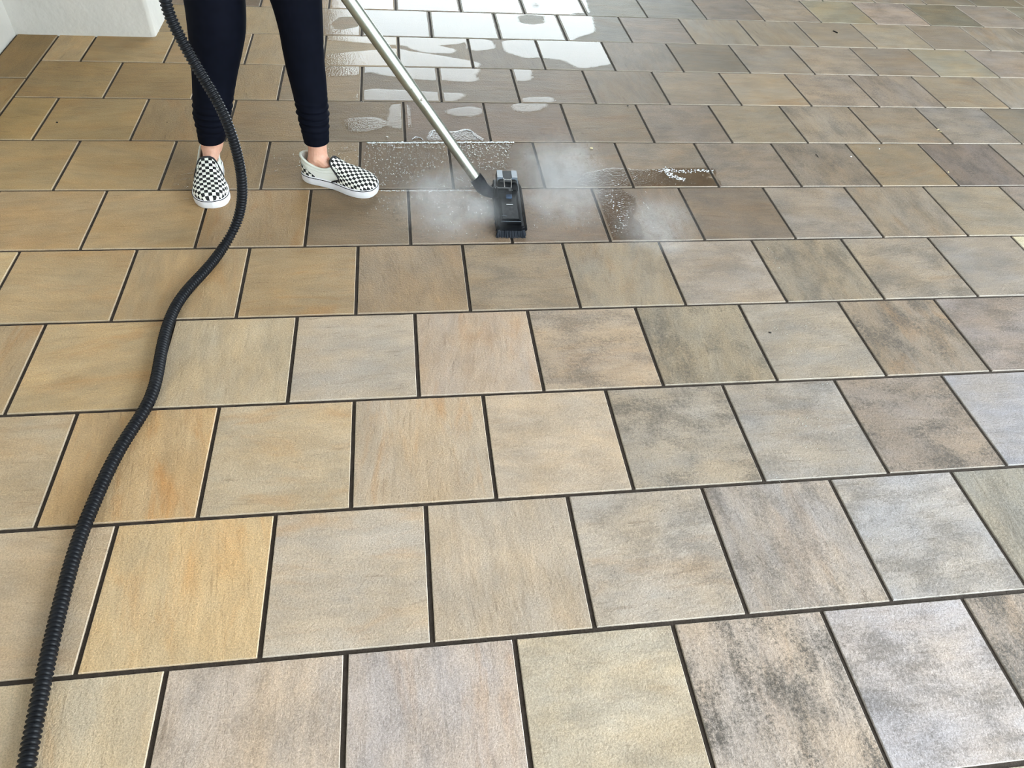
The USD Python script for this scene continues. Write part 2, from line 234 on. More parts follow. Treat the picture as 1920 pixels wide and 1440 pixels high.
# ------------------------------------------------------------------ the tiled floor
GAP = .030 * S
OFF = {-3: .52, -2: .02, -1: .512, 0: .019, 1: .514, 2: .011, 3: .504, 4: .006, 5: .493, 6: .001, 7: .481, 8: -.031, 9: .456, 10: -.045, 11: .430, 12: -.06, 13: .43, 14: -.06, 15: .43}
rng = np.random.default_rng(7)
TONES = {(-1,1):((200, 179, 150),'v',0.05,0.3), (-1,2):((194, 175, 158),'v',0.35,0.1), (-1,3):((189, 173, 162),'v',0.35,0.35), (-1,4):((185, 170, 149),'h',0.3,0.2), (-1,5):((175, 159, 145),'v',1,0.2), (-1,6):((171, 161, 157),'h',0.7,0.1), (-1,7):((154, 139, 126),'v',1,0.2), (0,1):((193, 170, 142),'h',0.1,0.2), (0,2):((202, 172, 131),'v',0.03,0.5), (0,3):((187, 170, 151),'h',0.1,0.4), (0,4):((181, 163, 143),'v',0.15,0.1), (0,5):((174, 160, 145),'h',0.5,0.3), (0,6):((160, 148, 138),'v',0.7,0.25), (0,7):((158, 150, 144),'h',0.6,0.0), (0,8):((136, 129, 118),'v',0.6,0.1), (1,0):((187, 164, 134),'h',0.1,0.2), (1,1):((191, 159, 118),'v',0.05,0.8), (1,2):((188, 166, 137),'h',0.15,0.45), (1,3):((181, 160, 136),'v',0.08,0.6), (1,4):((185, 165, 143),'h',0.25,0.2), (1,5):((160, 147, 132),'h',0.75,0.1), (1,6):((155, 145, 135),'h',0.5,0.2), (1,7):((139, 125, 113),'h',0.95,0.1), (1,8):((144, 138, 137),'h',0.3,0), (2,0):((173, 147, 113),'v',0.05,0.6), (2,1):((185, 158, 120),'h',0.05,0.4), (2,2):((185, 165, 137),'v',0.08,0.1), (2,3):((179, 163, 145),'h',0.1,0.05), (2,4):((180, 159, 139),'v',0.12,0.4), (2,5):((171, 151, 130),'h',0.6,0.35), (2,6):((149, 135, 115),'v',0.7,0.1), (2,7):((152, 140, 126),'h',0.35,0.1), (2,8):((141, 126, 110),'v',0.9,0.5), (2,9):((136, 123, 114),'h',0.7,0.1), (3,0):((178, 151, 114),'h',0.05,0.4), (3,1):((178, 151, 115),'v',0.08,0.3), (3,2):((168, 142, 107),'h',0.12,0.5), (3,3):((155, 132, 105),'v',0.3,0.2), (3,4):((151, 132, 109),'h',0.45,0.2), (3,5):((152, 136, 115),'v',0.4,0.3), (3,6):((155, 140, 125),'h',0.4,0.1), (3,7):((142, 129, 112),'v',0.7,0.2), (3,8):((146, 132, 116),'h',0.6,0.3), (3,9):((135, 125, 115),'h',0.3,0.1), (4,0):((172, 143, 105),'h',0.05,0.2), (4,1):((173, 145, 107),'h',0.05,0.2), (4,2):((161, 134, 100),'v',0.1,0.6), (4,3):((134, 114, 90),'h',0.2,0.2), (4,4):((135, 116, 97),'h',0.2,0.3), (4,5):((132, 113, 95),'h',0.2,0.4), (4,6):((129, 113, 97),'v',0.2,0.4), (4,7):((122, 106, 90),'h',0.5,0.3), (4,8):((143, 130, 117),'h',0.5,0.1), (4,9):((139, 125, 109),'v',0.5,0.4), (4,10):((139, 126, 109),'h',0.3,0.2), (4,11):((134, 122, 113),'h',0.7,0.1), (5,-1):((168, 140, 99),'h',0.05,0.2), (5,0):((168, 140, 100),'h',0.08,0.2), (5,1):((148, 123, 89),'v',0.2,0.2), (5,2):((141, 119, 90),'h',0.2,0.1), (5,3):((111, 92, 70),'v',0.2,0.2), (5,4):((106, 89, 71),'h',0.2,0.3), (5,5):((124, 108, 91),'h',0.2,0.3), (5,6):((132, 116, 98),'h',0.4,0.3), (5,7):((134, 119, 104),'h',0.6,0.2), (5,8):((133, 118, 102),'v',0.8,0.1), (5,9):((134, 118, 97),'h',0.3,0.4), (5,10):((119, 106, 97),'v',0.8,0.1), (5,11):((134, 122, 110),'h',0.4,0.1), (5,12):((136, 124, 112),'h',0.3,0.1), (6,-1):((165, 137, 92),'h',0.05,0.2), (6,0):((161, 134, 93),'h',0.05,0.2), (6,1):((148, 123, 88),'v',0.1,0.3), (6,2):((142, 118, 86),'h',0.1,0.3), (6,3):((114, 95, 70),'h',0.1,0.2), (6,4):((108, 88, 69),'h',0.1,0.3), (6,5):((111, 92, 74),'h',0.1,0.3), (6,6):((118, 101, 80),'h',0.15,0.3), (6,7):((129, 113, 97),'h',0.5,0.1), (6,8):((141, 126, 106),'h',0.35,0.3), (6,9):((147, 132, 115),'v',0.6,0.1), (6,10):((142, 127, 110),'h',0.5,0.3), (6,11):((138, 127, 116),'h',0.55,0.0), (6,12):((124, 114, 101),'h',0.5,0.2), (6,13):((138, 125, 111),'h',0.4,0.2), (7,-1):((163, 135, 93),'h',0.3,0.2), (7,0):((150, 123, 83),'h',0.15,0.2), (7,1):((148, 124, 90),'v',0.2,0.2), (7,2):((135, 114, 86),'h',0.1,0.2), (7,3):((113, 97, 77),'h',0.1,0.3), (7,4):((113, 97, 78),'h',0.1,0.3), (7,5):((112, 96, 78),'h',0.1,0.3), (7,6):((118, 103, 85),'v',0.15,0.3), (7,7):((134, 119, 101),'h',0.3,0.1), (7,8):((150, 133, 112),'h',0.2,0.4), (7,9):((153, 136, 119),'h',0.6,0.1), (7,10):((146, 131, 117),'v',0.7,0.1), (7,11):((145, 130, 111),'h',0.4,0.5), (7,12):((150, 137, 122),'v',0.4,0.3), (7,13):((140, 127, 119),'h',0.8,0.1), (8,-1):((168, 141, 101),'h',0.1,0.3), (8,0):((156, 130, 94),'h',0.1,0.26), (8,1):((152, 128, 94),'v',0.1,0.25), (8,2):((142, 121, 90),'h',0.1,0.08), (8,3):((118, 103, 82),'v',0.1,0.13), (8,4):((111, 98, 82),'v',0.11,0.09), (8,5):((118, 107, 92),'h',0.15,0.12), (8,6):((123, 111, 97),'v',0.34,0.27), (8,7):((116, 104, 88),'h',0.15,0.27), (8,8):((143, 129, 113),'h',0.35,0.22), (8,9):((155, 139, 122),'h',0.48,0.09), (8,10):((141, 126, 110),'h',0.35,0.31), (8,11):((151, 140, 121),'h',0.14,0.29), (8,12):((155, 140, 127),'h',0.41,0.18), (8,13):((138, 125, 106),'v',0.15,0.38), (8,14):((152, 138, 122),'h',0.45,0.29), (8,15):((142, 127, 112),'h',0.19,0.12), (8,16):((150, 135, 120),'h',0.42,0.17), (8,17):((145, 129, 113),'v',0.12,0.2), (9,-1):((128, 108, 78),'h',0.1,0.37), (9,0):((145, 122, 88),'h',0.1,0.31), (9,1):((149, 127, 94),'v',0.1,0.19), (9,2):((131, 112, 86),'h',0.1,0.36), (9,3):((108, 95, 79),'h',0.1,0.26), (9,4):((114, 107, 92),'v',0.1,0.22), (9,5):((120, 114, 99),'h',0.31,0.12), (9,6):((113, 106, 93),'h',0.26,0.4), (9,7):((124, 110, 96),'h',0.33,0.13), (9,8):((139, 126, 109),'v',0.22,0.37), (9,9):((142, 128, 110),'v',0.18,0.24), (9,10):((145, 130, 112),'h',0.16,0.01), (9,11):((160, 146, 127),'h',0.33,0.28), (9,12):((144, 130, 115),'h',0.16,0.05), (9,13):((159, 145, 129),'v',0.4,0.38), (9,14):((147, 133, 117),'h',0.15,0.06), (9,15):((158, 143, 123),'h',0.46,0.19), (9,16):((146, 133, 115),'h',0.2,0.21), (9,17):((150, 135, 118),'v',0.49,0.18), (10,-1):((122, 102, 81),'v',0.1,0.24), (10,0):((101, 83, 63),'h',0.1,0.07), (10,1):((144, 120, 88),'v',0.1,0.02), (10,2):((140, 119, 91),'h',0.1,0.35), (10,3):((108, 93, 75),'h',0.1,0.02), (10,4):((105, 97, 81),'h',0.1,0.34), (10,5):((113, 106, 93),'h',0.21,0.05), (10,6):((112, 106, 91),'h',0.22,0.26), (10,7):((114, 107, 95),'h',0.26,0.15), (10,8):((126, 112, 98),'h',0.53,0.37), (10,9):((151, 136, 120),'h',0.46,0.21), (10,10):((152, 140, 117),'h',0.41,0.34), (10,11):((167, 148, 133),'h',0.52,0.05), (10,12):((134, 124, 105),'h',0.46,0.38), (10,13):((161, 146, 132),'h',0.36,0.19), (10,14):((156, 144, 124),'h',0.37,0.37), (10,15):((156, 142, 124),'v',0.45,0.27), (10,16):((153, 138, 120),'h',0.26,0.13), (10,17):((152, 137, 118),'v',0.43,0.22), (11,-1):((109, 92, 70),'h',0.1,0.29), (11,0):((140, 119, 90),'h',0.1,0.27), (11,1):((132, 110, 85),'h',0.1,0.18), (11,2):((120, 103, 81),'h',0.1,0.11), (11,3):((113, 99, 84),'v',0.1,0.01), (11,4):((109, 103, 88),'h',0.14,0.01), (11,5):((113, 106, 93),'v',0.15,0.34), (11,6):((117, 110, 97),'v',0.41,0.02), (11,7):((112, 106, 93),'v',0.17,0.29), (11,8):((122, 110, 96),'v',0.12,0.25), (11,9):((142, 128, 113),'h',0.14,0.07), (11,10):((143, 130, 112),'v',0.17,0.38), (11,11):((154, 141, 122),'h',0.52,0.06), (11,12):((147, 133, 117),'v',0.23,0.12), (11,13):((141, 128, 111),'h',0.28,0.09), (11,14):((139, 127, 109),'h',0.2,0.23), (11,15):((149, 136, 119),'h',0.24,0.31), (11,16):((157, 143, 126),'v',0.43,0.35), (11,17):((150, 136, 118),'h',0.24,0.33), (12,-1):((115, 97, 74),'h',0.1,0.13), (12,0):((127, 106, 78),'h',0.1,0.06), (12,1):((128, 107, 82),'h',0.1,0.12), (12,2):((125, 108, 85),'v',0.1,0.08), (12,3):((113, 98, 80),'v',0.1,0.34), (12,4):((112, 106, 90),'v',0.1,0.3), (12,5):((114, 107, 93),'h',0.11,0.09), (12,6):((115, 110, 95),'v',0.13,0.1), (12,7):((111, 105, 92),'v',0.12,0.15), (12,8):((121, 116, 103),'v',0.45,0.34), (12,9):((131, 118, 103),'h',0.32,0.21), (12,10):((139, 126, 110),'h',0.18,0.14), (12,11):((153, 138, 122),'h',0.37,0.0), (12,12):((151, 138, 119),'h',0.38,0.19), (12,13):((150, 134, 117),'h',0.49,0.05), (12,14):((162, 147, 130),'v',0.54,0.39), (12,15):((155, 137, 119),'h',0.32,0.39), (12,16):((146, 134, 116),'v',0.14,0.22), (12,17):((144, 131, 113),'h',0.12,0.04)}
def tile_mesh(x0, x1, y0, y1, z, r):
    c, d = .0014, .009
    j = lambda: r.uniform(-.0004, .0004)
    P = []
    for ins, zz in ((c, z), (0, z - c), (0, z - d)):
        P += [[x0 + ins, y0 + ins, zz], [x1 - ins, y0 + ins, zz], [x1 - ins, y1 - ins, zz], [x0 + ins, y1 - ins, zz]]
    P = np.array(P)
    jit = np.array([[j(), j(), 0] for _ in range(4)]); P += np.vstack([jit] * 3)
    P = np.vstack([P[:4], P[:8], P[4:]])                 # face, chamfer, sides
    f = [[0, 1, 2], [0, 2, 3]]
    for k in (4, 12):
        for i in range(4):
            a, b, cc, dd = k + i, k + (i + 1) % 4, k + 4 + (i + 1) % 4, k + 4 + i
            f += [[a, dd, cc], [a, cc, b]]
    return trimesh.Trimesh(P, f, process=False)
def primvar(q, name, vals):
    UsdGeom.PrimvarsAPI(q).CreatePrimvar(name, Sdf.ValueTypeNames.Color3fArray, 'vertex').Set(Vt.Vec3fArray.FromNumpy(np.asarray(vals, np.float32)))
floor = tag(UsdGeom.Xform.Define(stage, '/World/floor'), 'floor of sandstone-look tiles in half bond with dark recessed joints', kind='structure')
obj('grout', bx(XL, XR, YF, YB, -.03, -.0045), 'grout', floor, label='dark brown recessed grout')
def add_tile(x0, x1, y0, y1, tone, grain, grime, ochre, r):
    if x1 - x0 < .03 or y1 - y0 < .03: return
    tm = tile_mesh(x0 + GAP / 2, x1 - GAP / 2, y0 + GAP / 2, y1 - GAP / 2, r.uniform(-.0003, .0003), r)
    q = usdkit.mesh(stage, numbered('/World/floor', 'tile'), tm, M['tile'])
    p = tm.vertices - [x0, y0, 0]
    if grain == 'v': p = p[:, [1, 0, 2]]
    a = math.radians(r.uniform(-9, 9)); ca, sa = math.cos(a), math.sin(a)
    p = np.c_[p[:, 0] * ca - p[:, 1] * sa, p[:, 0] * sa + p[:, 1] * ca, p[:, 2]] * r.choice([-1, 1]) + [r.uniform(0, 40), r.uniform(0, 40), r.uniform(0, 40)]
    n = len(p)
    primvar(q, 'tone', np.tile(tone, (n, 1))); primvar(q, 'grain', p); primvar(q, 'grime', np.c_[np.tile([grime, ochre], (n, 1)), np.r_[np.zeros(4), np.full(8, .22), np.full(n - 12, .2)]])  # blue channel paints the pale edge highlight, apart from the dirt
def default_tone(u, v, r):
    clean = 1 / (1 + math.exp((u - 3.6) * 1.3))
    a = np.array([186, 164, 124]) * clean + np.array([184, 172, 150]) * (1 - clean) + r.normal(0, 4) + r.normal(0, 3, 3)
    return a, r.choice(['h', 'h', 'v']), (.08 + .1 * r.random()) * clean + (1 - clean) * r.uniform(.15, .55), r.uniform(0, .5)
for n in range(-3, 13):
    for k in range(-2, 19):
        u0 = OFF[n] % 1.0 + k; u1 = u0 + 1
        if u1 < -.45 or u0 > 17.5 or (n < 6 and u0 > 12): continue
        r = np.random.default_rng(1000 + n * 50 + k)
        a, grain, grime, ochre = default_tone(u0 + .5, n + .5, r)
        t = TONES.get((n, k))
        if t: a, grain, grime, ochre = np.array(t[0], float), t[1], t[2], t[3]
        add_tile(max(u0, -.5) * S, u1 * S, n * S, (n + 1) * S, srgb(*a), grain, grime, ochre, r)
for k in range(-3, 8):                                   # the narrow border course along the left wall
    r = np.random.default_rng(3000 + k)
    a, grain, grime, ochre = default_tone(-.7, k, r)
    t = TONES.get((k, -1 if k > 7 else 0))
    add_tile(XL + .004, -.5 * S, (k + .5) * S, (k + 1.5 if k < 7 else 8.95) * S, srgb(*(t[0] if t else a)), 'v', grime, ochre, r)

# the floor beyond what the picture shows: same tiles, joined
FAR, far_t, far_g, far_m = [], [], [], []
for n in range(-8, 21):
    for k in range(-2, 22):
        u0 = OFF.get(n, -.06 if n % 2 == 0 else .44) % 1.0 + k; u1 = u0 + 1
        built = -3 <= n < 13 and not (u1 < -.45 or u0 > 17.5 or (n < 6 and u0 > 12))
        x0, x1, y0, y1 = max(u0, -1.02) * S, min(u1 * S, XR - .01), max(n * S, YF), min((n + 1) * S, YB)
        if built or x1 - x0 < .05 or y1 - y0 < .05 or (-3 <= n < 9 and u1 < .6): continue
        r = np.random.default_rng(7000 + n * 50 + k)
        tm = tile_mesh(x0 + GAP / 2, x1 - GAP / 2, y0 + GAP / 2, y1 - GAP / 2, 0, r); a, grain, grime, ochre = default_tone(u0 + .5, n + .5, r)
        FAR.append(tm); m_ = len(tm.vertices); far_t += [srgb(*a)] * m_; far_m += [(grime, ochre, 0)] * m_
        far_g.append(tm.vertices[:, [1, 0, 2] if grain == 'v' else [0, 1, 2]] + r.uniform(0, 40, 3))
q = usdkit.mesh(stage, '/World/floor/outlying_tiles', cat_(FAR), M['tile'])
primvar(q, 'tone', far_t); primvar(q, 'grain', np.vstack(far_g)); primvar(q, 'grime', far_m); tag(q, kind='stuff')

# ---- OBJECTS
# ------------------------------------------------------------------ corrugated hose
hose_pts = [(1.00, 1.50, 1.02), (.86, 1.36, 1.00), (.755, 1.315, .87), (.719, 1.312, .695), (.729, 1.312, .66), (.740, 1.312, .618), (.752, 1.312, .568), (.764, 1.312, .533), (.779, 1.312, .492), (.794, 1.312, .453),
            (.807, 1.312, .407), (.814, 1.312, .358), (.819, 1.312, .303), (.819, 1.312, .246), (.815, 1.312, .196), (.805, 1.312, .143), (.790, 1.308, .098), (.768, 1.298, .054), (.742, 1.276, .024),
            (.723, 1.236, .0145), (.712, 1.19, .0142), (.694, 1.141, .0142), (.672, 1.101, .0142), (.655, 1.053, .0142), (.642, 1.008, .0142), (.636, .956, .0142), (.635, .897, .0142), (.638, .837, .0142), (.644, .779, .0142), (.648, .732, .0142), (.651, .687, .016),
            (.647, .644, .0142), (.637, .606, .0142), (.626, .571, .0142), (.616, .532, .0142), (.608, .495, .0142), (.601, .455, .0142), (.597, .416, .0142), (.594, .375, .0142), (.59, .339, .0142), (.587, .303, .0142), (.586, .26, .0142), (.587, .218, .016),
            (.589, .178, .0142), (.591, .133, .0142), (.593, .091, .0142), (.597, .05, .0142), (.601, .006, .0142), (.605, -.032, .0142), (.609, -.072, .0142), (.613, -.111, .0142), (.617, -.145, .0142), (.63, -.26, .0142), (.66, -.40, .0142), (.71, -.60, .016)]
hp = np.array(hose_pts)
for _ in range(2): hp[1:-1] = (hp[:-2] + 2 * hp[1:-1] + hp[2:]) / 4
fine = spline(hp, 3000)
arc = np.r_[0, np.cumsum(np.linalg.norm(np.diff(fine, axis=0), axis=1))]
PITCH = .0090
nr = int(arc[-1] / PITCH)
ss, rr = [], []
for k in range(nr):
    for o, r_ in ((.06, .0115), (.30, .0124), (.42, .0147), (.56, .0147), (.68, .0124), (.92, .0115)):
        ss.append((k + o) * PITCH); rr.append(r_)
cl = np.c_[[np.interp(ss, arc, fine[:, i]) for i in range(3)]].T
hose = thing('steam_hose', 'long black corrugated hose snaking over the tiles from the cleaner wand to the bottom left', 'hose')
obj('corrugated_tube', tube(cl, np.array(rr), 16), 'hose_rubber', hose, smooth=50)
d0 = (hp[0] - hp[1]) / np.linalg.norm(hp[0] - hp[1])
obj('hose_cuff', tube(np.array([hp[0] - d0 * .05, hp[0] - d0 * .045, hp[0] + d0 * .012, hp[0] + d0 * .014]), np.array([.0150, .0170, .0170, .0150]), 20), 'matte_rubber', hose, smooth=40)

# ------------------------------------------------------------------ cleaner wand with brush head
W0, W1 = np.array([1.505, 1.487, .100]), np.array([1.142, 1.562, .609])
wd = (W1 - W0) / np.linalg.norm(W1 - W0)
wpt = lambda t: W0 + wd * t
wand = thing('steam_wand', 'satin aluminium steam cleaner wand with a black floor brush, slanting down past the right leg', 'steam cleaner')
def lathe(a, prof, sides=32):
    "profile (distance along wand, radius) swept round the wand axis"
    return tube(np.array([a(t) for t, _ in prof]), np.array([r for _, r in prof]), sides)
TJ = .353                                                 # where the upper tube ends
obj('lower_tube', lathe(wpt, [(-.012, .0163), (-.004, .0168), (TJ - .052, .0166), (TJ - .05, .0166)]), 'satin_aluminium', wand, smooth=40)
obj('tube_collar', lathe(wpt, [(TJ - .060, .0164), (TJ - .054, .0174), (TJ - .006, .0176), (TJ + .004, .0176)]), 'satin_aluminium', wand, smooth=40, label='swaged joint between the two wand tubes')
obj('upper_tube', lathe(wpt, [(TJ - .002, .0176), (TJ - .001, .0184), (TJ + .003, .0187), (.98, .0187)]), 'satin_aluminium', wand, smooth=40)
side = np.cross(wd, [0, -1, 0]); side /= np.linalg.norm(side)
pb = wpt(TJ - .046) + np.array([.2, -.85, .45]) / np.linalg.norm([.2, -.85, .45]) * .0165
stud = trimesh.creation.icosphere(2, .0042); stud.apply_translation(pb)
obj('lock_button', stud, 'steel_wire', wand, smooth=True)
obj('handle', lathe(wpt, [(.975, .017), (.98, .0205), (1.0, .0215), (1.12, .0200), (1.15, .0215), (1.165, .012)]), 'matte_rubber', wand, smooth=40)
SW = np.array([1.566, 1.497, .042])                       # swivel at the head
el = spline([wpt(.010), wpt(-.012), W0 + np.array([.016, .002, -.026]), np.array([1.534, 1.496, .058]), SW + [-.002, 0, .002]], 26)
obj('elbow', tube(el, np.r_[np.linspace(.0215, .0222, 8), np.linspace(.0222, .0205, 10), np.linspace(.0200, .0165, 8)], 28), 'matte_rubber', wand, smooth=50)
# floor brush: local frame, x across, y along (towards the far end), origin on the floor below its centre
HB = UsdGeom.Xform.Define(stage, '/World/steam_wand/floor_brush')
HB.AddTranslateOp().Set(Gf.Vec3d(1.609, 1.466, 0)); HB.AddRotateZOp().Set(-3.2)
HB = HB.GetPrim()
def hull_pts(P): return m3.Manifold.hull_points(np.asarray(P, float))
HL, HW = .145, .045
base = hull_pts([(sx * (HW + dx), sy * (HL - .008) , z) for sx in (-1, 1) for sy in (-1, 1) for z, dx in ((.018, 0), (.026, 0), (.031, -.004))] + [(sx * (HW - .012), sy * HL, z) for sx in (-1, 1) for sy in (-1, 1) for z in (.018, .028)])
deck = hull_pts([(sx * (HW - .010 - i), sy * (HL - .022 - i * .8), z) for sx in (-1, 1) for sy in (-1, 1) for z, i in ((.029, 0), (.040, .003), (.0435, .010))])
obj('brush_body', (base + deck), 'black_plastic', HB, smooth=25)
rim = hull_pts([(HW + .001, y, z) for y in (-HL + .01, HL - .012) for z in (.010, .024)] + [(HW + .009, y, z) for y in (-HL + .02, HL - .03) for z in (.008, .014)])
obj('splash_lip', rim, 'black_plastic', HB, smooth=25)
tower = hull_pts([(sx * (.036 - i), y, z) for sx in (-1, 1) for z, i, y0, y1 in ((.040, 0, .052, .150), (.060, .004, .060, .146), (.064, .010, .068, .138)) for y in (y0, y1)])
obj('clip_housing', tower, 'black_plastic', HB, smooth=25)
for sx in (-1, 1):
    cl_ = hull_pts([(sx * .0245 + a * w, y, z) for a in (-1, 1) for w, y, z in ((.0098, .142, .055), (.0098, .150, .046), (.0092, .136, .068), (.0092, .088, .0695), (.0098, .082, .058), (.0098, .078, .050))])
    obj('spring_clip', cl_, 'slate_plastic', HB, smooth=25)
w1 = tube(spline([(-.013, .088, .066), (-.0125, .074, .0665), (-.0115, .056, .058), (-.010, .044, .048)], 14), .0013, 8)
w2 = tube(spline([(.013, .088, .066), (.0125, .074, .0665), (.0115, .056, .058), (.010, .044, .048)], 14), .0013, 8)
w3 = tube(np.array([(-.013, .078, .0672), (0, .078, .0675), (.013, .078, .0672)]), .0013, 8)
w4 = tube(np.array([(-.0155, .046, .0475), (0, .046, .048), (.0155, .045, .0475)]), .0013, 8)
obj('wire_spring', cat_([w1, w2, w3, w4]), 'steel_wire', HB, smooth=40)
obj('release_button', rbox(.020, .036, .012, .003, (.001, .018, .0445)), 'blue_plastic', HB, smooth=30)
obj('white_bar', rbox(.022, .0030, .0014, .0006, (.001, -.034, .0440), 8), 'matte_white', HB)  # short white bar across the deck
obj('seam_trim', cat_([tube(np.array([(-.028, -.100, .0432), (-.012, -.101, .0434)]), .0007, 6), tube(spline([(-.032, -.122, .0385), (0, -.125, .0395), (.032, -.123, .0385)], 10), .0009, 6)]), 'slate_plastic', HB)
sw = cat_([trimesh.creation.cylinder(radius=.017, height=.052, sections=28, transform=trimesh.transformations.translation_matrix([0, 0, 0]) @ trimesh.transformations.rotation_matrix(PI_ := math.pi / 2, [0, 1, 0])), as_tm(rbox(.050, .030, .020, .004, (.012, 0, .004)))])
sw.apply_translation([-.026, .031, .046])
obj('swivel_joint', sw, 'black_plastic', HB, smooth=30)
for yy in (.024, .040):
    t_ = trimesh.creation.torus(.0185, .0022, 28, 8); t_.apply_transform(trimesh.transformations.rotation_matrix(math.pi / 2, [0, 1, 0])); t_.apply_translation([-.048 if yy < .03 else -.038, .031, .046])
    obj('swivel_ring', t_, 'black_plastic', HB, smooth=40)
rb = np.random.default_rng(5); br = []
def bristle(x, y, dx, dy, h):
    a = np.array([x, y, .020]); b = np.array([x + dx, y + dy, .0005 + h])
    w = .0011; q = np.array([[w, 0, 0], [-w * .5, w * .87, 0], [-w * .5, -w * .87, 0]])
    return (np.vstack([a + q, b + q * .7]), [[0, 1, 4], [0, 4, 3], [1, 2, 5], [1, 5, 4], [2, 0, 3], [2, 3, 5], [3, 4, 5]])
for i in range(1500):
    t = rb.random()
    if i % 4 == 0: x, y = rb.uniform(-HW + .004, HW - .004), HL - .004 - rb.random() * .01
    elif i % 4 == 1: x, y = rb.uniform(-HW + .004, HW - .004), -HL + .002 + rb.random() * .014
    else: x, y = (HW - .003 - rb.random() * .01) * (1 if i % 4 == 2 else -1), rb.uniform(-HL + .006, HL - .006)
    br.append(bristle(x, y, x * .14 + rb.normal(0, .0015), (y * .05 - (.010 if y < -HL + .02 else 0)) + rb.normal(0, .0015), rb.random() * .0012))
obj('bristles', cat_(br), 'bristle_nylon', HB, kind='stuff', label='dark nylon bristles fringing the brush')

# ------------------------------------------------------------------ the person
person = thing('person', 'person in navy leggings and checkered slip-on shoes working the steam wand', 'person', (0, 0, 0))
legL = np.array([  # image-left leg: x, y, z, radius across
    (.640, 1.712, .050, .027), (.646, 1.708, .090, .0310), (.650, 1.706, .104, .0370), (.666, 1.704, .164, .0485), (.678, 1.704, .218, .0572), (.696, 1.706, .287, .0630), (.710, 1.708, .338, .0675), (.728, 1.712, .402, .0752), (.743, 1.716, .465, .0815), (.753, 1.720, .539, .0835), (.757, 1.728, .62, .086), (.752, 1.744, .74, .092), (.742, 1.755, .86, .098)])
legR = np.array([
    (.985, 1.650, .050, .030), (.991, 1.652, .090, .0335), (.993, 1.655, .119, .0380), (.993, 1.658, .143, .0400), (.993, 1.660, .202, .0450), (.992, 1.663, .255, .0488), (.990, 1.664, .324, .0540), (.988, 1.664, .373, .0570), (.988, 1.666, .421, .0590), (.990, 1.668, .482, .0625), (.989, 1.672, .527, .0665), (.983, 1.682, .60, .076), (.950, 1.715, .72, .088), (.905, 1.745, .85, .098)])
def leg_sweep(T, z0, grow, wr):
    from scipy.interpolate import PchipInterpolator
    z = np.arange(z0, T[-1, 2] + .001, .004)
    X, Y, R = (PchipInterpolator(T[:, 2], T[:, i])(z) for i in (0, 1, 3))
    th = np.linspace(0, 2 * np.pi, 48, endpoint=False)
    V = []
    for i, zz in enumerate(z):
        g = grow
        rx, ry = R[i] + g, R[i] * 1.06 + g
        fold = 0
        if wr:
            env = math.exp(-((zz - (z0 + .085)) / .045) ** 2)
            fold = env * (.0032 * np.sin(zz * 2 * np.pi / .021 + 1.3 * np.sin(th + 1.0) + .5 * np.sin(2 * th)) + .0015 * np.sin(zz * 2 * np.pi / .0125 + 2.2 * np.sin(th - .4)))
        V.append(np.c_[X[i] + (rx + fold) * np.cos(th), Y[i] + (ry + fold) * np.sin(th) + .010 * math.exp(-((zz - .34) / .1) ** 2), np.full(48, zz) + (.002 * np.sin(th * 2) if i else 0)])
    first = V[0].copy()
    lip = [first * [1, 1, 1] + (np.array([X[0], Y[0], z0]) - first) * [.05, .05, 0] + [0, 0, dz] for dz in (.012, .001)]
    return grid_mesh(np.array(lip + V), wrap=True)
def ball(p, r): return m3.Manifold.sphere(r, 24).translate(list(map(float, p)))
def bone(a, ra, b, rb_): return m3.Manifold.batch_hull([ball(a, ra), ball(b, rb_)])
def chain(P): return [bone(P[i][0], P[i][1], P[i + 1][0], P[i + 1][1]) for i in range(len(P) - 1)]
FL = dict(heel=np.array([.632, 1.752]), d=np.array([.128, -.9918]), side=-1)
FR = dict(heel=np.array([.932, 1.672]), d=np.array([.925, -.380]), side=1)
SHOE_L = .268
parts = []
hipL, hipR = np.array([.735, 1.755, .86]), np.array([.895, 1.755, .86])
for T, F, hip in ((legL, FL, hipL), (legR, FR, hipR)):
    parts += chain([((x, y + .004, z), r - .002 if z < .11 else r * .84 - .002) for x, y, z, r in T[1:]] + [(hip, .084)])
    h, d = F['heel'], F['d']; nrm = np.array([-d[1], d[0]])
    fp = lambda t, w, z: np.r_[h + d * t * SHOE_L + nrm * w, z]
    ank = T[1, :3]
    parts += [bone(ank, .0300, fp(.16, 0, .058), .024), bone(ank, .029, fp(.37, 0, .062), .0195), bone(fp(.16, 0, .058), .024, fp(.37, 0, .062), .0195),
              m3.Manifold.batch_hull([ball(fp(.37, 0, .060), .0195), ball(fp(.70, .018, .042), .012), ball(fp(.70, -.018, .042), .012)]),
              m3.Manifold.batch_hull([ball(fp(.70, .018, .042), .012), ball(fp(.70, -.018, .042), .012), ball(fp(.90, .010, .037), .008), ball(fp(.90, -.010, .037), .008)])]
    parts += [ball(ank + np.r_[nrm * .0205, -.006], .0115), ball(ank - np.r_[nrm * .0205, .002], .0115)]
pel, chest, neck, head = np.array([.815, 1.765, .92]), np.array([.835, 1.740, 1.24]), np.array([.850, 1.705, 1.40]), np.array([.862, 1.670, 1.52])
shL, shR = np.array([.690, 1.725, 1.315]), np.array([.985, 1.715, 1.315])
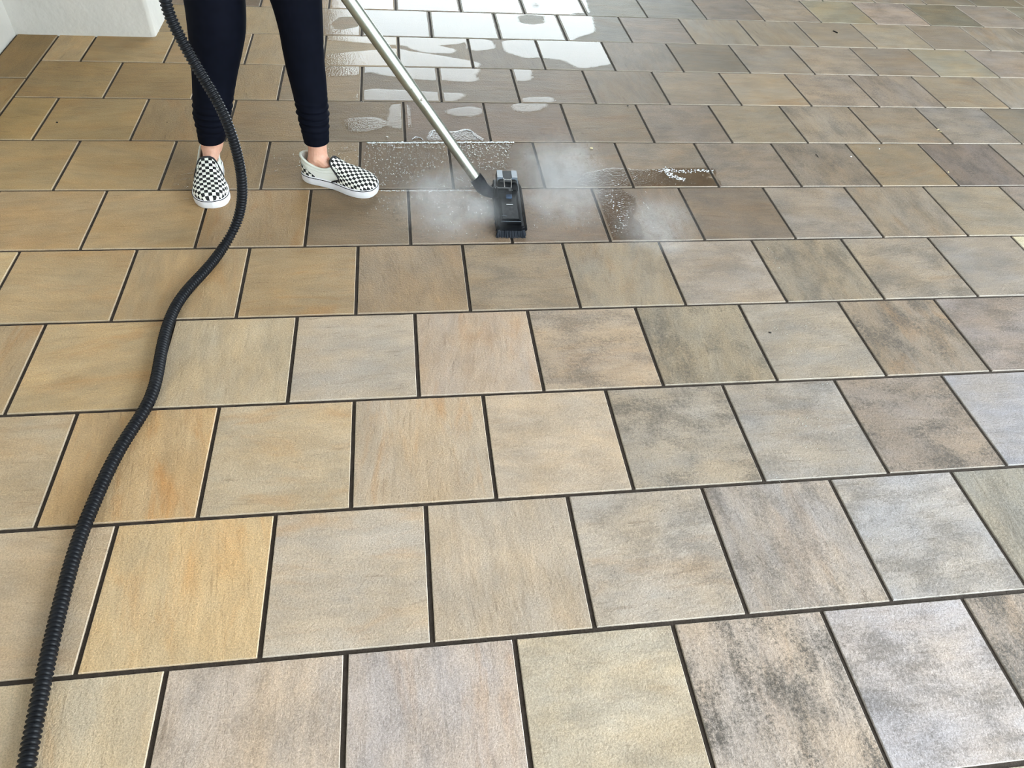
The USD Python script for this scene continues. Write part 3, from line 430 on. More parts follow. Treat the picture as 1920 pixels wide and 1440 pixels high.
parts += [m3.Manifold.batch_hull([ball(hipL, .088), ball(hipR, .088), ball(pel + [-.06, 0, 0], .095), ball(pel + [.06, 0, 0], .095)]),
          m3.Manifold.batch_hull([ball(pel + [-.06, 0, 0], .09), ball(pel + [.06, 0, 0], .09), ball([.79, 1.755, 1.06], .085), ball([.86, 1.755, 1.06], .085)]),
          m3.Manifold.batch_hull([ball([.79, 1.755, 1.06], .085), ball([.86, 1.755, 1.06], .085), ball(chest + [-.07, 0, 0], .088), ball(chest + [.07, 0, 0], .088)]),
          m3.Manifold.batch_hull([ball(chest + [-.07, 0, 0], .088), ball(chest + [.07, 0, 0], .088), ball(shL, .048), ball(shR, .048), ball(neck - [0, -.01, .05], .05)]),
          bone(neck - [0, -.01, .05], .048, head + [0, .01, -.03], .046),
          m3.Manifold.batch_hull([ball(head + [0, .022, .025], .078), ball(head + [0, -.022, -.02], .066), ball(head + [0, -.045, -.068], .034)]),
          m3.Manifold.batch_hull([ball(head + [0, -.090, -.012], .012), ball(head + [0, -.070, .022], .008)]),
          ball(head + [-.075, .01, -.012], .016), ball(head + [.075, .01, -.012], .016),
          bone(head + [-.018, -.076, -.052], .008, head + [.018, -.076, -.052], .008)]
gripA, gripB = wpt(.86), wpt(1.06)                       # lower hand on the tube, upper hand on the handle
def grip_hand(g, wrist, flip):
    "palm beside the tube and five separate fingers closed round it"
    out, a = [], wd
    n = wrist - g; n = n - a * (n @ a); n /= np.linalg.norm(n); b = np.cross(a, n) * flip
    R0 = .0205
    ring = lambda ang, t, r: g + a * t + (n * math.cos(ang) + b * math.sin(ang)) * r
    palm = [ring(0, t, R0 + .014) for t in (-.036, .036)]
    out.append(m3.Manifold.batch_hull([ball(palm[0], .0135), ball(palm[1], .0135), ball(ring(.95, -.034, R0 + .012), .011), ball(ring(.95, .034, R0 + .012), .011), ball(wrist * .35 + (g + n * .036) * .65, .022)]))
    out += chain([(wrist * .35 + (g + n * .036) * .65, .022), (wrist, .025)])
    for t, end, r in ((-.034, 3.9, .0078), (-.012, 4.25, .0088), (.010, 4.3, .0090), (.032, 4.1, .0086)):
        angs = np.linspace(.95, end, 5)
        out += chain([(ring(q, t, R0 + r), r * (1 - .05 * i)) for i, q in enumerate(angs)])
    out += chain([(ring(-.3, .030, R0 + .013), .0115), (ring(-.95, .048, R0 + .011), .0105), (ring(-1.7, .050, R0 + .010), .0095), (ring(-2.4, .046, R0 + .009), .0085)])
    return out
wrA, wrB = gripA + np.array([.035, .075, .055]), gripB + np.array([-.085, .05, -.005])
elR, elL = np.array([1.135, 1.790, 1.07]), np.array([.600, 1.745, 1.045])
for sh, elb, wr_, gp, fl_ in ((shR, elR, wrA, gripA, 1), (shL, elL, wrB, gripB, -1)):
    parts += chain([(sh, .047), (sh * .5 + elb * .5, .041), (elb, .034), (elb * .55 + wr_ * .45, .033), (wr_, .025)]) + grip_hand(gp, wr_, fl_)
bodym = as_tm(m3.Manifold.batch_boolean(parts, m3.OpType.Add).refine_to_length(.011))
bodym.merge_vertices(); trimesh.smoothing.filter_taubin(bodym, lamb=.5, nu=.53, iterations=8)
obj('body', bodym, 'skin', person, smooth=True)
legs = [leg_sweep(legL, .120, .0005, True), leg_sweep(legR, .143, .0005, True)]
pelv = as_tm(m3.Manifold.batch_boolean([m3.Manifold.batch_hull([ball(hipL, .099), ball(hipR, .099), ball(pel + [-.06, 0, .05], .100), ball(pel + [.06, 0, .05], .100)]),
                                         bone(hipL, .099, legL[-2, :3], .094), bone(hipR, .099, legR[-2, :3], .090)], m3.OpType.Add).refine_to_length(.012))
pelv.merge_vertices(); trimesh.smoothing.filter_taubin(pelv, iterations=8)
obj('leggings', cat_(legs + [pelv]), 'leggings_knit', person, smooth=60, label='navy leggings bunched in folds above the ankles')
sh_ = as_tm(m3.Manifold.batch_boolean([m3.Manifold.batch_hull([ball(pel + [-.07, 0, .02], .108), ball(pel + [.07, 0, .02], .108), ball([.77, 1.755, 1.06], .094), ball([.88, 1.755, 1.06], .094)]),
    m3.Manifold.batch_hull([ball([.77, 1.755, 1.06], .094), ball([.88, 1.755, 1.06], .094), ball(chest + [-.07, 0, 0], .099), ball(chest + [.07, 0, 0], .099)]),
    m3.Manifold.batch_hull([ball(chest + [-.07, 0, 0], .099), ball(chest + [.07, 0, 0], .099), ball(shL, .056), ball(shR, .056), ball(neck - [0, -.012, .085], .05)])] +
    [bone(shL, .056, shL * .45 + elL * .55, .052), bone(shR, .056, shR * .45 + elR * .55, .052)], m3.OpType.Add).refine_to_length(.014))
sh_.merge_vertices(); trimesh.smoothing.filter_taubin(sh_, iterations=8)
obj('shirt', sh_, 'shirt_jersey', person, smooth=60)
hair = as_tm((m3.Manifold.batch_hull([ball(head + [0, .024, .032], .086), ball(head + [0, .03, -.01], .082)]) - m3.Manifold.cube([.3, .2, .3], True).translate(list(head + [0, -.145, -.08])) + bone(head + [0, .09, .02], .036, head + [0, .11, -.12], .018)).refine_to_length(.012))
hair.merge_vertices(); trimesh.smoothing.filter_taubin(hair, iterations=6)
obj('hair', hair, 'hair', person, smooth=60)
for sx in (-1, 1):
    e = trimesh.creation.icosphere(2, .0105); e.apply_translation(head + [sx * .030, -.079, .002]); obj('eye', e, 'shoe_rubber', person, smooth=True)

# ------------------------------------------------------------------ slip-on shoes (children of the person)
from scipy.interpolate import PchipInterpolator
WID = PchipInterpolator([0, .012, .04, .09, .16, .30, .45, .58, .68, .78, .87, .94, .98, 1.0], [0, .0125, .0215, .0290, .0335, .0335, .0345, .0410, .0465, .0480, .0440, .0345, .0225, 0])
WID_ = WID
WID = lambda t: WID_(t) * (1.0 + .15 * np.clip((np.asarray(t) - .12) / .35, 0, 1))
HGT = PchipInterpolator([0, .30, .37, .45, .55, .70, .85, .93, .975, 1.0], [.13, .110, .099, .089, .0775, .0640, .0545, .0490, .0420, .0300])
COL = PchipInterpolator([0, .06, .14, .24, .32, .39, .45, .52, .59], [.094, .090, .080, .070, .067, .070, .076, .072, .058])
Z0 = .0305
def make_shoe(F, label):
    h, d, side = F['heel'], F['d'], F['side']; nrm = np.array([-d[1], d[0]])
    def to_w(P):
        P = np.asarray(P, float); q = np.zeros_like(P)
        q[..., :2] = h + P[..., 0:1] * d + P[..., 1:2] * nrm; q[..., 2] = P[..., 2]; return q
    cy = lambda t: side * .006 * np.sin(np.pi * np.clip(t, 0, 1)) * (t > 0)
    root = UsdGeom.Xform.Define(stage, numbered('/World/person', 'shoe')).GetPrim(); tag(root, label)
    sp = (1 - np.cos(np.linspace(0, np.pi, 56))) / 2
    out = np.vstack([np.c_[sp, WID(sp) + cy(sp) / 1.0 * 1], np.c_[sp[-2:0:-1], -WID(sp[-2:0:-1]) + cy(sp[-2:0:-1])]])
    O = np.c_[out[:, 0] * SHOE_L, out[:, 1]]
    def off(k):
        t = np.roll(O, -1, 0) - np.roll(O, 1, 0); t /= np.linalg.norm(t, axis=1, keepdims=True)
        n = np.c_[-t[:, 1], t[:, 0]]; return O + n * k            # k > 0 outwards (outline runs clockwise)
    rings = [(.0012, -.004), (.0004, -.002), (.004, .0004), (.014, .0012), (.0268, .0014), (.0292, .0004), (.0302, -.0015), (.0302, -.006)]
    V = np.array([np.c_[off(k), np.full(len(O), z)] for z, k in rings])
    sole = grid_mesh(V, wrap=True)
    c0, c1 = np.r_[.5 * SHOE_L, cy(.5), .0012], np.r_[.5 * SHOE_L, cy(.5), .0302]
    n_, m_ = V.shape[:2]; vv = np.vstack([V.reshape(-1, 3), c0, c1]); ff = sole.faces.tolist()
    for j in range(m_):
        ff += [[n_ * m_, (j + 1) % m_, j], [n_ * m_ + 1, (n_ - 1) * m_ + j, (n_ - 1) * m_ + (j + 1) % m_]]
    sole = trimesh.Trimesh(to_w(vv), ff, process=False); trimesh.repair.fix_normals(sole)
    obj('sole', sole, 'shoe_rubber', root, smooth=40, label='white rubber sole')
    obj('sole_stripe', tube(to_w(np.c_[off(.0012), np.full(len(O), .0272)]), .00125, 8, closed=True), 'shoe_stripe', root, smooth=60, label='thin dark stripe round the sole')
    # last: point on the upper at length t, relative angle q in [-1, 1] (0 on top)
    def arch(t, q, g=0.0):
        a, H = WID(t) - .0022 + g, HGT(t) + g
        s, c = np.sin(q * np.pi / 2), np.cos(q * np.pi / 2)
        return np.stack([t * SHOE_L + 0 * s, cy(t) + a * np.sign(s) * np.abs(s) ** .66, Z0 - .002 + (H - Z0 + .002) * np.abs(c) ** .74], -1)
    qs = np.linspace(-1, 1, 41)
    xt = PchipInterpolator([0, .25, .42, .58, .72, .84, .93, 1.0], [.415, .422, .445, .495, .545, .56, .53, .455])
    L_ = np.linspace(0, 1, 40) ** .8
    G = np.zeros((40, 41, 3)); UV = np.zeros((40, 41, 2))
    for j, q in enumerate(qs):
        t0 = float(xt(abs(q)))
        for i, l in enumerate(L_):
            t = t0 + (.998 - t0) * l
            G[i, j] = arch(np.float64(t), np.float64(q))
    for i in range(40):
        ds = np.r_[0, np.cumsum(np.linalg.norm(np.diff(G[i], axis=0), axis=1))]; ds -= np.interp(0, qs, ds)
        UV[i, :, 0] = ds + 5.0; UV[i, :, 1] = G[i, :, 0] * 1.06 + 5.0
    vm = grid_mesh(to_w(G)); 
    if vm.face_normals[:, 2].mean() < 0: vm.invert()
    obj('vamp', vm, 'checkered_canvas', root, smooth=True, uv=UV.reshape(-1, 2), label='black and white checkered canvas vamp')
    obj('throat_binding', tube(to_w(np.array([arch(np.float64(xt(abs(q))), np.float64(q), .0008) for q in np.linspace(-1, 1, 61)])), .0030, 10), 'shoe_binding', root, smooth=60, label='black binding round the throat')
    # quarters: from one side of the vamp round the heel to the other
    ts = np.r_[np.linspace(.585, .12, 24), .12 - .12 * np.sin(np.linspace(0, np.pi / 2, 12))[1:]]
    ring = [(t, 1) for t in ts] + [(t, -1) for t in ts[-2::-1]]
    def wall(t, s, z, g=0.0):
        tt = max(t, .12)
        H = HGT(t) if t > .34 else .112 + .03 * (.34 - t) / .34
        k = (1 - min(max((z - Z0 + .002) / (H - Z0 + .002), 0), 1) ** (2 / .74)) ** .33
        k = max(k, .25)
        a = (WID(t) - .003 + g)
        if t >= .12: return [t * SHOE_L, cy(t) + s * a * k, z]
        cx, cc = .12 * SHOE_L, cy(.12); bx_, by = t * SHOE_L + .0022 - g, cy(t) + s * a
        kk = .75 + .25 * k
        return [cx + (bx_ - cx) * kk, cc + (by - cc) * kk, z]
    nz = 9
    Q = np.array([[wall(t, s, Z0 - .001 + (COL(t) - Z0 + .001) * v) for v in np.linspace(0, 1, nz)] for t, s in ring])
    qm = grid_mesh(to_w(Q)); obj('quarter', qm, 'shoe_canvas', root, smooth=True, label='off-white canvas side panel')
    ci = [i for i, (t, s) in enumerate(ring) if t < .53]
    obj('collar', tube(to_w(Q[ci][:, -1] + [0, 0, -.002]), np.full(len(ci), .0042), 12), 'collar_padding', root, smooth=60, label='padded off-white collar')
    seam_z = lambda t: Z0 + (COL(t) - Z0) * .62
    obj('collar_seam', tube(to_w(np.array([wall(t, s, seam_z(t), .0006) for t, s in ring if t < .52])), .0008, 6), 'collar_padding', root, smooth=60)
    hi = [(t, s) for t, s in ring if t < .235]
    hz = lambda t: Z0 + .001 + (.030 * max(0, 1 - (t / .235) ** 1.6))
    HP = np.array([[wall(t, s, Z0 + .0005 + (hz(t) - Z0) * v, .0012) for v in np.linspace(0, 1, 6)] for t, s in hi])
    dsh = np.r_[0, np.cumsum(np.linalg.norm(np.diff(HP[:, 0], axis=0), axis=1))]
    obj('heel_panel', grid_mesh(to_w(HP)), 'checkered_canvas', root, smooth=True, uv=np.stack([np.repeat(dsh[:, None], 6, 1) + 5, HP[..., 2] + 5], -1).reshape(-1, 2), label='checkered heel panel')
    ins = np.vstack([np.c_[off(-.005), np.full(len(O), .030)], np.r_[.5 * SHOE_L, cy(.5), .030]])
    im = trimesh.Trimesh(to_w(ins), [[len(O), j, (j + 1) % len(O)] for j in range(len(O))], process=False)
    if im.face_normals[:, 2].mean() < 0: im.invert()
    obj('insole', im, 'shoe_binding', root)
make_shoe(FL, 'checkered slip-on shoe pointing at the camera, scuffed white toe')
make_shoe(FR, 'checkered slip-on shoe turned towards the brush head')

# ------------------------------------------------------------------ water on the floor
import shapely
from scipy.ndimage import gaussian_filter
def joint_free(u, v):
    "True on tile faces (tile units)"
    n = np.floor(v).astype(int); o = np.vectorize(lambda q: OFF.get(int(q), 0.0))(n)
    fu, fv = (u - o) % 1.0, v - n; g = GAP / S / 2 + .004
    return (fu > g) & (fu < 1 - g) & (fv > g) & (fv < 1 - g)
def film(polys, holes=(), cell=(.007, .005), blur=2.2, amp=.5, seed=0, thr=.42, soft=.30, zoff=.0012, streak=(9, 60), keep_joint=True, jag=.35):
    """a film of water: outline pixels give soft blobs on the floor, broken up by streaky noise; returns mesh and wetness per vertex"""
    def fl(P): return np.array([px_floor(x, max(y, -14))[:2] for x, y in P])
    W = [(fl(P), w) for P, w in polys]; H = [(fl(P), w) for P, w in holes]
    A = np.vstack([q for q, _ in W]); x0, y0 = A.min(0) - .06; x1, y1 = A.max(0) + .06
    xs, ys = np.arange(x0, x1, cell[0]), np.arange(y0, y1, cell[1])
    X, Y = np.meshgrid(xs, ys, indexing='ij'); P = np.c_[X.ravel(), Y.ravel()]
    Fm = np.zeros(X.shape)
    for q, w in W: Fm = np.maximum(Fm, w * shapely.contains_xy(Polygon(q), P[:, 0], P[:, 1]).reshape(X.shape))
    for q, w in H: Fm = np.where(shapely.contains_xy(Polygon(q), P[:, 0], P[:, 1]).reshape(X.shape), np.minimum(Fm, w), Fm)
    Fm = gaussian_filter(Fm, blur)
    nz = meshkit.fbm(np.c_[P[:, 0] * streak[0], P[:, 1] * streak[1], np.full(len(P), seed * 3.7)]).reshape(X.shape)
    nz2 = meshkit.fbm(np.c_[P * 70, np.full(len(P), seed * 5.1)]).reshape(X.shape)
    nz, nz2 = nz / (np.std(nz) + 1e-9) * .5, nz2 / (np.std(nz2) + 1e-9) * .5
    Fm = Fm + amp * (.7 * nz + jag * nz2) * np.clip(Fm * 3, 0, 1)
    wet = np.clip((Fm - thr) / soft, 0, 1)
    if keep_joint: wet = wet * joint_free(X / S, Y / S)
    on = wet > .02
    cellon = on[:-1, :-1] | on[1:, :-1] | on[:-1, 1:] | on[1:, 1:]
    if keep_joint:
        jf = joint_free(X / S, Y / S); cellon &= jf[:-1, :-1] & jf[1:, :-1] & jf[:-1, 1:] & jf[1:, 1:]
    I, J = np.nonzero(cellon); m = X.shape[1]
    a = I * m + J; f = np.vstack([np.c_[a, a + m, a + m + 1], np.c_[a, a + m + 1, a + 1]])
    ids, inv = np.unique(f, return_inverse=True)
    z = zoff + .0004 * wet.ravel()[ids]
    return trimesh.Trimesh(np.c_[P[ids], z], inv.reshape(-1, 3), process=False), wet.ravel()[ids]
def put_film(name, args, m, label, cat, kind=None, **kw):
    tm, w = film(*args, **kw)
    q = usdkit.mesh(stage, numbered('/World', name), tm, M[m], smooth=True)
    primvar(q, 'wet', np.repeat(w[:, None], 3, 1)); return tag(q, label, cat, kind=kind)
WET_AND_SHEEN = [([(598, -10), (1000, -10), (1066, 26), (1066, 76), (1005, 74), (935, 71), (870, 69), (812, 68), (745, 67), (606, 65)], .80),
       ([(606, 68), (760, 69), (880, 73), (850, 82), (770, 85), (700, 80), (640, 75), (606, 74)], .9),
       ([(604, 106), (660, 101), (745, 94), (762, 99), (820, 107), (890, 119), (888, 126), (680, 124), (604, 121)], 1.1),
       ([(768, 88), (800, 85), (848, 94), (842, 99), (800, 97)], .85),
       ([(880, 74), (912, 77), (920, 90), (888, 95)], .9), ([(950, 79), (1003, 77), (1014, 104), (990, 108), (955, 97)], .9),
       ([(604, 127), (680, 125), (822, 128), (818, 149), (782, 147), (730, 140), (690, 132), (660, 139), (604, 142)], 1),
       ([(824, 128), (893, 130), (880, 141), (888, 152), (850, 150), (826, 147)], 1),
       ([(680, 178), (696, 170), (760, 173), (826, 177), (828, 190), (680, 189)], 1), ([(828, 178), (866, 178), (842, 190), (828, 190)], .8),
       ([(652, 226), (700, 223), (718, 232), (700, 242), (668, 247)], .95), ([(742, 198), (758, 198), (758, 240), (738, 240)], .75),
       ([(844, 208), (880, 203), (900, 206), (888, 217), (850, 215)], .8), ([(966, 198), (1022, 195), (1002, 207), (975, 208)], .8),
       ([(1000, -10), (1090, -10), (1100, 24), (1005, 24)], .46), ([(1050, 29), (1105, 30), (1110, 60), (1066, 74)], .43),  # faint patches: water film laid to give dry tiles their sheen
       ([(1000, 76), (1122, 80), (1140, 120), (1090, 128), (1060, 112), (1018, 108)], .45), ([(966, 132), (990, 131), (988, 150), (970, 152)], .6), ([(985, 186), (1035, 184), (1030, 192), (982, 192)], .6)]
DRY = [([(612, 44), (630, 30), (672, 30), (690, 44), (676, 53), (640, 60), (615, 56)], 0), ([(640, 2), (742, 4), (748, 15), (690, 17), (640, 15)], .15), ([(872, 8), (900, 2), (980, 4), (986, 21), (930, 21), (872, 18)], .28),
       ([(962, 30), (985, 26), (1030, 30), (1028, 46), (995, 50), (968, 44)], 0), ([(692, 37), (742, 35), (745, 47), (700, 49)], .3), ([(812, 26), (850, 28), (856, 46), (830, 66), (812, 66)], .35), ([(985, 0), (1020, 0), (1022, 24), (990, 24)], .1), ([(905, 60), (985, 56), (985, 71), (908, 70)], .3)]
put_film('water_film', (WET_AND_SHEEN, DRY), 'water_film', 'thin water film mirroring pale daylight across the tiles behind the wand', 'water', kind='stuff', seed=1, cell=(.008, .005), amp=.62, streak=(6, 42), thr=.38, soft=.45, jag=.6)
put_film('dirty_puddle', ([([(1085, 345), (1100, 328), (1150, 318), (1200, 322), (1230, 330), (1262, 326), (1300, 330), (1345, 340), (1348, 348), (1250, 349), (1180, 352), (1090, 352)], 1), ([(1210, 322), (1260, 318), (1335, 318), (1338, 328), (1280, 332), (1230, 334)], .9)],),
         'dirty_water', 'shallow dirty brown puddle on the tiles right of the brush head', 'puddle', seed=4, cell=(.005, .004), amp=.5, streak=(10, 40))
put_film('wet_patch', ([([(1110, 355), (1155, 353), (1185, 372), (1188, 395), (1178, 408), (1196, 420), (1200, 450), (1146, 452)], 1)],), 'dirty_water', 'dark wet patch on the tile below the dirty puddle', 'water', seed=6, cell=(.005, .004), amp=.4, streak=(18, 30))
put_film('wet_patch', ([([(676, 272), (990, 272), (1010, 350), (790, 352), (676, 352)], .72), ([(765, 358), (926, 358), (924, 400), (880, 415), (800, 400)], .66)],), 'wet_tint', 'damp sheen on the tiles between the right shoe and brush head', 'water', kind='stuff', seed=8, cell=(.010, .008), amp=.35, streak=(14, 24)) if 0 else None

def dome(c, rx, ry, h, yaw=0, n=10, z=.0005):
    th = np.arange(n) * 2 * np.pi / n; V = []
    for rr_, zz in ((1, 0), (.93, .45), (.62, .85)): V.append(np.c_[rr_ * np.cos(th) * rx, rr_ * np.sin(th) * ry, np.full(n, zz * h)])
    V = np.vstack(V + [[[0, 0, h]]]); ca, sa = math.cos(yaw), math.sin(yaw)
    V = np.c_[V[:, 0] * ca - V[:, 1] * sa + c[0], V[:, 0] * sa + V[:, 1] * ca + c[1], V[:, 2] + z]
    f = []
    for i in range(2):
        for j in range(n): a, b = i * n + j, i * n + (j + 1) % n; f += [[a, b, b + n], [a, b + n, a + n]]
    f += [[2 * n + j, 2 * n + (j + 1) % n, 3 * n] for j in range(n)]
    return trimesh.Trimesh(V, f, process=False)
rw = np.random.default_rng(11)
def scatter(poly, count, r0, r1):
    q = Polygon(poly); a, b, c, d = q.bounds; out = []
    while len(out) < count:
        x, y = rw.uniform(a, c), rw.uniform(b, d)
        if q.contains(Point(x, y)):
            p = px_floor(x, y); u, v = p[0] / S, p[1] / S
            if joint_free(np.array([u]), np.array([v]))[0]:
                r = 1.25 * (r0 + (r1 - r0) * rw.random() ** 2.2)
                out.append(dome(p, r, r * rw.uniform(.75, 1.1), r * rw.uniform(.6, .85), rw.uniform(0, 3), 8))
    return out
spray = scatter([(690, 270), (840, 268), (846, 300), (770, 345), (700, 350), (672, 300)], 520, .0012, .0034) + scatter([(690, 268), (960, 268), (958, 280), (690, 280)], 260, .0014, .0040) \
    + scatter([(850, 270), (962, 272), (950, 320), (870, 318)], 330, .0014, .0040) + scatter([(560, 268), (700, 272), (690, 320), (600, 300)], 60, .0012, .0030) + scatter([(520, 275), (565, 285), (560, 330), (500, 320)], 26, .0014, .0032) \
    + scatter([(855, 325), (925, 365), (926, 405), (850, 400), (770, 372)], 190, .0012, .0032) + scatter([(650, 370), (760, 368), (760, 400), (660, 400)], 70, .0012, .0026) + scatter([(780, 370), (920, 380), (920, 455), (790, 440)], 110, .0010, .0024) \
    + scatter([(990, 330), (1110, 360), (1130, 440), (1000, 440)], 60, .0010, .0022) + scatter([(1112, 356), (1210, 356), (1240, 440), (1150, 448)], 90, .0012, .0030) + scatter([(1090, 320), (1330, 322), (1330, 348), (1090, 348)], 90, .0012, .0030)
tag(usdkit.mesh(stage, '/World/water_spray', cat_(spray), M['clear_water'], smooth=True), 'fine spray of water droplets speckling the tiles round the brush head', 'water droplets', kind='stuff')
foam = []
for x in np.arange(690, 962, .9):
    p = px_floor(x + rw.normal(0, .8), 268.2 - (x - 690) * .004 + rw.normal(0, .5)); r = rw.uniform(.0010, .0036)
    foam.append(dome(p, r * 1.5, r, r * .8, 0, 8))
for x in np.arange(712, 905, 1.5):
    p = px_floor(x + rw.normal(0, 1), 358.0 + rw.normal(0, .5)); r = rw.uniform(.0008, .0022); foam.append(dome(p, r * 1.5, r, r * .8, 0, 8))
tag(usdkit.mesh(stage, '/World/foam_line', cat_(foam), M['foam'], smooth=True), 'white line of water bubbles along the tile edges behind the brush head', 'foam', kind='stuff')
def blob_ring(P, r): return tube(np.array([[*px_floor(x, y)[:2], .002] for x, y in P]), r, 8)
fo = [blob_ring([(852, 249), (862, 246), (876, 244), (886, 248), (888, 254), (896, 260), (904, 264)], .0016), blob_ring([(806, 258), (812, 246), (822, 248), (832, 252)], .0014), blob_ring([(773, 262), (779, 257), (788, 259), (793, 263)], .0014)]
tag(usdkit.mesh(stage, '/World/foam_rim', cat_(fo), M['foam'], smooth=60), 'glistening rim of pooled water above the tile joint, crossed by the wand', 'foam', kind='stuff')
put_film('pooled_water', ([([(806, 260), (812, 246), (850, 250), (876, 244), (890, 254), (905, 264), (806, 265)], 1.1)],), 'dirty_water', 'small pool of clear water caught above the joint behind the wand', 'water', seed=9, cell=(.004, .0035), amp=.5, streak=(40, 60))
st_ = []
for P in ([(1250, 318), (1256, 328), (1268, 334), (1282, 338)], [(1236, 322), (1252, 319), (1270, 321), (1290, 322), (1310, 321), (1336, 322)]):
    c = spline([px_floor(x, y) for x, y in P], 40)
    for q in c:
        for _ in range(3):
            r = rw.uniform(.0010, .0024); st_.append(dome(q[:2] + rw.normal(0, .006, 2), r * 1.3, r, r * .7, 0, 8, .0016))
for x, y, n_ in ((1158, 385, 26), (1170, 400, 22), (1152, 366, 14), (1165, 425, 18), (1150, 346, 10)):
    for _ in range(n_): q = px_floor(x + rw.normal(0, 9), y + rw.normal(0, 6)); r = rw.uniform(.0009, .0022); st_.append(dome(q, r * 1.3, r, r * .6, 0, 8, .0014))
tag(usdkit.mesh(stage, '/World/foam_streak', cat_(st_), M['foam'], smooth=True), 'streaks of pale suds floating on the dirty puddle', 'foam', kind='stuff')
def drop(x, y, a, b, yaw, label, group=None):
    p = px_floor(x, y); q = obj('water_drop', dome((0, 0), a, b, min(a, b) * .5, math.radians(yaw), 18, 0), 'clear_water', smooth=True, label=label, cat='water drop', group=group)
    UsdGeom.Xformable(q).AddTranslateOp().Set(Gf.Vec3d(float(p[0]), float(p[1]), .0006))
for x, y, a, b, yaw, lab in ((366, 318, .0075, .0045, 20, 'small bright water drop close beside the camera-facing shoe'), (352, 327, .024, .0055, 12, 'longest water smear on the tan tile left of the camera-facing shoe'),
                             (345, 337, .018, .0045, 16, 'thinner water streak below the longest smear, left of the shoe'), (330, 347, .008, .006, 0, 'round water drop at the left end of the streaks by the shoe'),
                             (349, 351, .0065, .005, 0, 'small water drop just above the joint, left of the white toe'), (349, 374, .0085, .006, 10, 'oval water drop below the joint, left of the white toe')):
    drop(x, y, a, b, yaw, lab, 'water drops left of the shoe')
for x, y, a, b, yaw, lab in ((1508, 797, .0065, .0090, -40, 'largest oval water drop on the grey tile right of the middle'), (1494, 784, .0050, .0040, 20, 'curved water drop up and left of the largest oval drop'),
                             (1512, 783, .0040, .0040, 0, 'water drop just above the largest oval drop on the grey tile'), (1535, 786, .0040, .0055, -50, 'upright water drop right of the largest oval drop'),
                             (1509, 837, .0042, .0045, 0, 'glinting water drop straight below the largest oval drop'), (1535, 843, .0050, .0045, 0, 'glinting water drop low on the grey tile, right of its neighbour')):
    drop(x, y, a, b, yaw, lab, 'water drops on the grey tile')
for x, y, a, b, yaw, lab in ((1455, 616, .0052, .0046, 0, 'glinting water drop just above the black speck of grit'), (1474, 627, .0042, .0036, 0, 'glinting water drop right of the black speck of grit'),
                             (1478, 643, .0044, .0036, 0, 'ring-like water drop below right of the black speck'), (1483, 658, .0038, .0034, 0, 'lowest glinting water drop on the tile with the black speck'),
                             (1518, 605, .0044, .0028, 30, 'slanted water drop farthest right on the tile with the black speck')):
    drop(x, y, a, b, yaw, lab, 'water drops near the black speck')
drop(725, 258, .0075, .0060, 0, 'round water bubble above the left end of the foam line'); drop(780, 260, .0080, .0050, 0, 'flat water bubble above the foam line, left of the wand')
tiny = [dome(px_floor(x, y), r, r * .9, r * .6, 0, 10, .0005) for x, y, r in ((1498, 860, .0033), (1468, 801, .003), (1534, 800, .003), (1541, 720, .0042), (1550, 719, .0034), (1473, 613, .003), (1492, 645, .0028), (1512, 612, .003), (1487, 590, .0034), (1494, 662, .0028),
        (1440, 466, .0040), (1448, 474, .0034), (1456, 485, .0046), (1452, 494, .0034), (1460, 502, .003), (1444, 488, .003), (1612, 905, .003), (1455, 895, .003), (1462, 904, .0026), (1626, 1006, .003), (1634, 1011, .003), (1655, 1012, .003), (1660, 1008, .0026), (1168, 1154, .0022), (1176, 1160, .0022), (1183, 1158, .0022))]
tag(usdkit.mesh(stage, '/World/water_specks', cat_(tiny), M['clear_water'], smooth=True), 'scattered tiny water drops on the greyer tiles right of the middle', 'water droplets', kind='stuff')

# ------------------------------------------------------------------ litter on the tiles
def leaf(name, x, y, sz, yaw, m, label, cat, lift=.002):
    "a small curled flake"
    n = 7; t = np.linspace(-1, 1, n); w = np.sqrt(np.clip(1 - t ** 2, 0, 1)) * .45
    top = np.array([[[a, s_ * b, .25 * a * a + .18 * s_ * s_ * b + .1] for s_ in (-1, 0, 1)] for a, b in zip(t, w)]) * sz
    g = grid_mesh(top); bot = grid_mesh(top - [0, 0, sz * .10]); bot.invert(); tm = trimesh.util.concatenate([g, bot])
    tm.apply_transform(trimesh.transformations.rotation_matrix(math.radians(yaw), [0, 0, 1])); p = px_floor(x, y); 
    tm.apply_translation([0, 0, -tm.bounds[0, 2] + .0005])
    q = obj(name, tm, m, smooth=40, label=label, cat=cat); UsdGeom.Xformable(q).AddTranslateOp().Set(Gf.Vec3d(float(p[0]), float(p[1]), 0)); return q
leaf('dry_leaf', 1758, 244, .0085, 20, 'dry_leaf', 'curled straw-coloured leaf scrap beside a joint at the upper right', 'leaf')
leaf('dry_leaf', 1763, 247.5, .0060, -35, 'dry_leaf', 'smaller pale leaf scrap touching the curled one at the upper right', 'leaf')
leaf('dry_leaf', 1778, 323.5, .0060, 60, 'dry_leaf', 'tiny pale leaf scrap on the joint right of the purplish tile', 'leaf')
def crumb(name, x, y, r, label, cat, m='dark_crumb', sx=1.0, yaw=0):
    ic = trimesh.creation.icosphere(1, r); ic.vertices *= [sx, 1, .6]; ic.vertices += np.random.default_rng(int(x)).normal(0, r * .12, ic.vertices.shape)
    ic.apply_transform(trimesh.transformations.rotation_matrix(math.radians(yaw), [0, 0, 1])); ic.apply_translation([0, 0, -ic.bounds[0, 2] + .0003]); p = px_floor(x, y)
    q = obj(name, ic, m, smooth=40, label=label, cat=cat); UsdGeom.Xformable(q).AddTranslateOp().Set(Gf.Vec3d(float(p[0]), float(p[1]), 0))
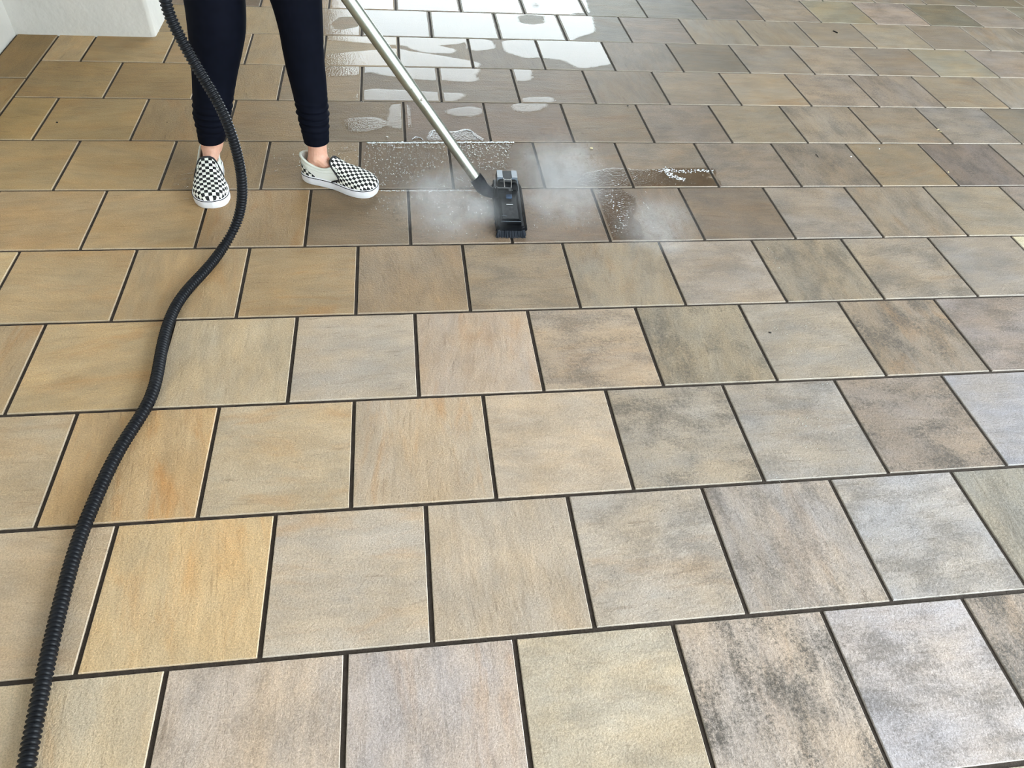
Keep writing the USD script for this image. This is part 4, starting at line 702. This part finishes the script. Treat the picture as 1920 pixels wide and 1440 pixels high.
crumb('grit', 1443.5, 624, .0028, 'black speck of grit on the pale tile beside small water drops', 'grit', sx=1.6, yaw=-30)
crumb('grit', 107.5, 230.5, .0030, 'black speck of grit on the tan tile near the left wall', 'grit', sx=1.3)
crumb('grit', 313.5, 230, .0016, 'tiny black speck of grit left of the leggings', 'grit')
crumb('grit', 1177, 199, .0030, 'black speck of grit on the grey tile above the brush head', 'grit', sx=1.4)
crumb('grit', 1108.5, 278.5, .0042, 'brown crumb on the tile up and right of the brush head', 'grit', 'dry_leaf', sx=1.6, yaw=-20)
tw = tube(np.array([[*px_floor(1529.5, 290)[:2], .0022], [*px_floor(1531.5, 292.5)[:2], .0026], [*px_floor(1534, 295.5)[:2], .0020]]), .0013, 6)
obj('twig', tw, 'dark_crumb', label='short dark twig on the sandy tile at the upper right', cat='twig')
tw = tube(np.array([[*px_floor(1562, 59)[:2], .0030], [*px_floor(1566, 61)[:2], .0036], [*px_floor(1570, 62.5)[:2], .0030]]), .0028, 6)
obj('twig', tw, 'dark_crumb', label='dark sliver of bark on a tile near the top right', cat='twig')
crumb('paint_fleck', 1648.5, 280, .0026, 'white fleck on the purplish tile at the right', 'fleck', 'matte_white')
crumb('paint_fleck', 1595.5, 294.5, .0026, 'white fleck on the sandy tile left of the purplish one', 'fleck', 'matte_white', sx=1.6)

# ------------------------------------------------------------------ steam
for k, (x, y, z, rx, ry, rz_, lab) in enumerate([(850, 412, .05, .23, .20, .11, 'thin white steam spreading over the tiles left of the brush head'),
                                                 (1050, 372, .06, .20, .29, .13, 'wisp of steam drifting off the right side of the brush head'),
                                                 (1225, 450, .05, .17, .16, .10, 'patch of steam below the dirty puddle')]):
    c = px_floor(x, y, z); s_ = trimesh.creation.icosphere(3, 1.0)
    q = usdkit.mesh(stage, numbered('/World', 'steam'), s_, M['steam_vapour'], smooth=True)
    X_ = UsdGeom.Xformable(q); X_.AddTranslateOp().Set(Gf.Vec3d(float(c[0]), float(c[1]), rz_ + .004)); X_.AddScaleOp().Set(Gf.Vec3f(rx, ry, rz_))
    tag(q, lab, 'steam', kind='stuff')
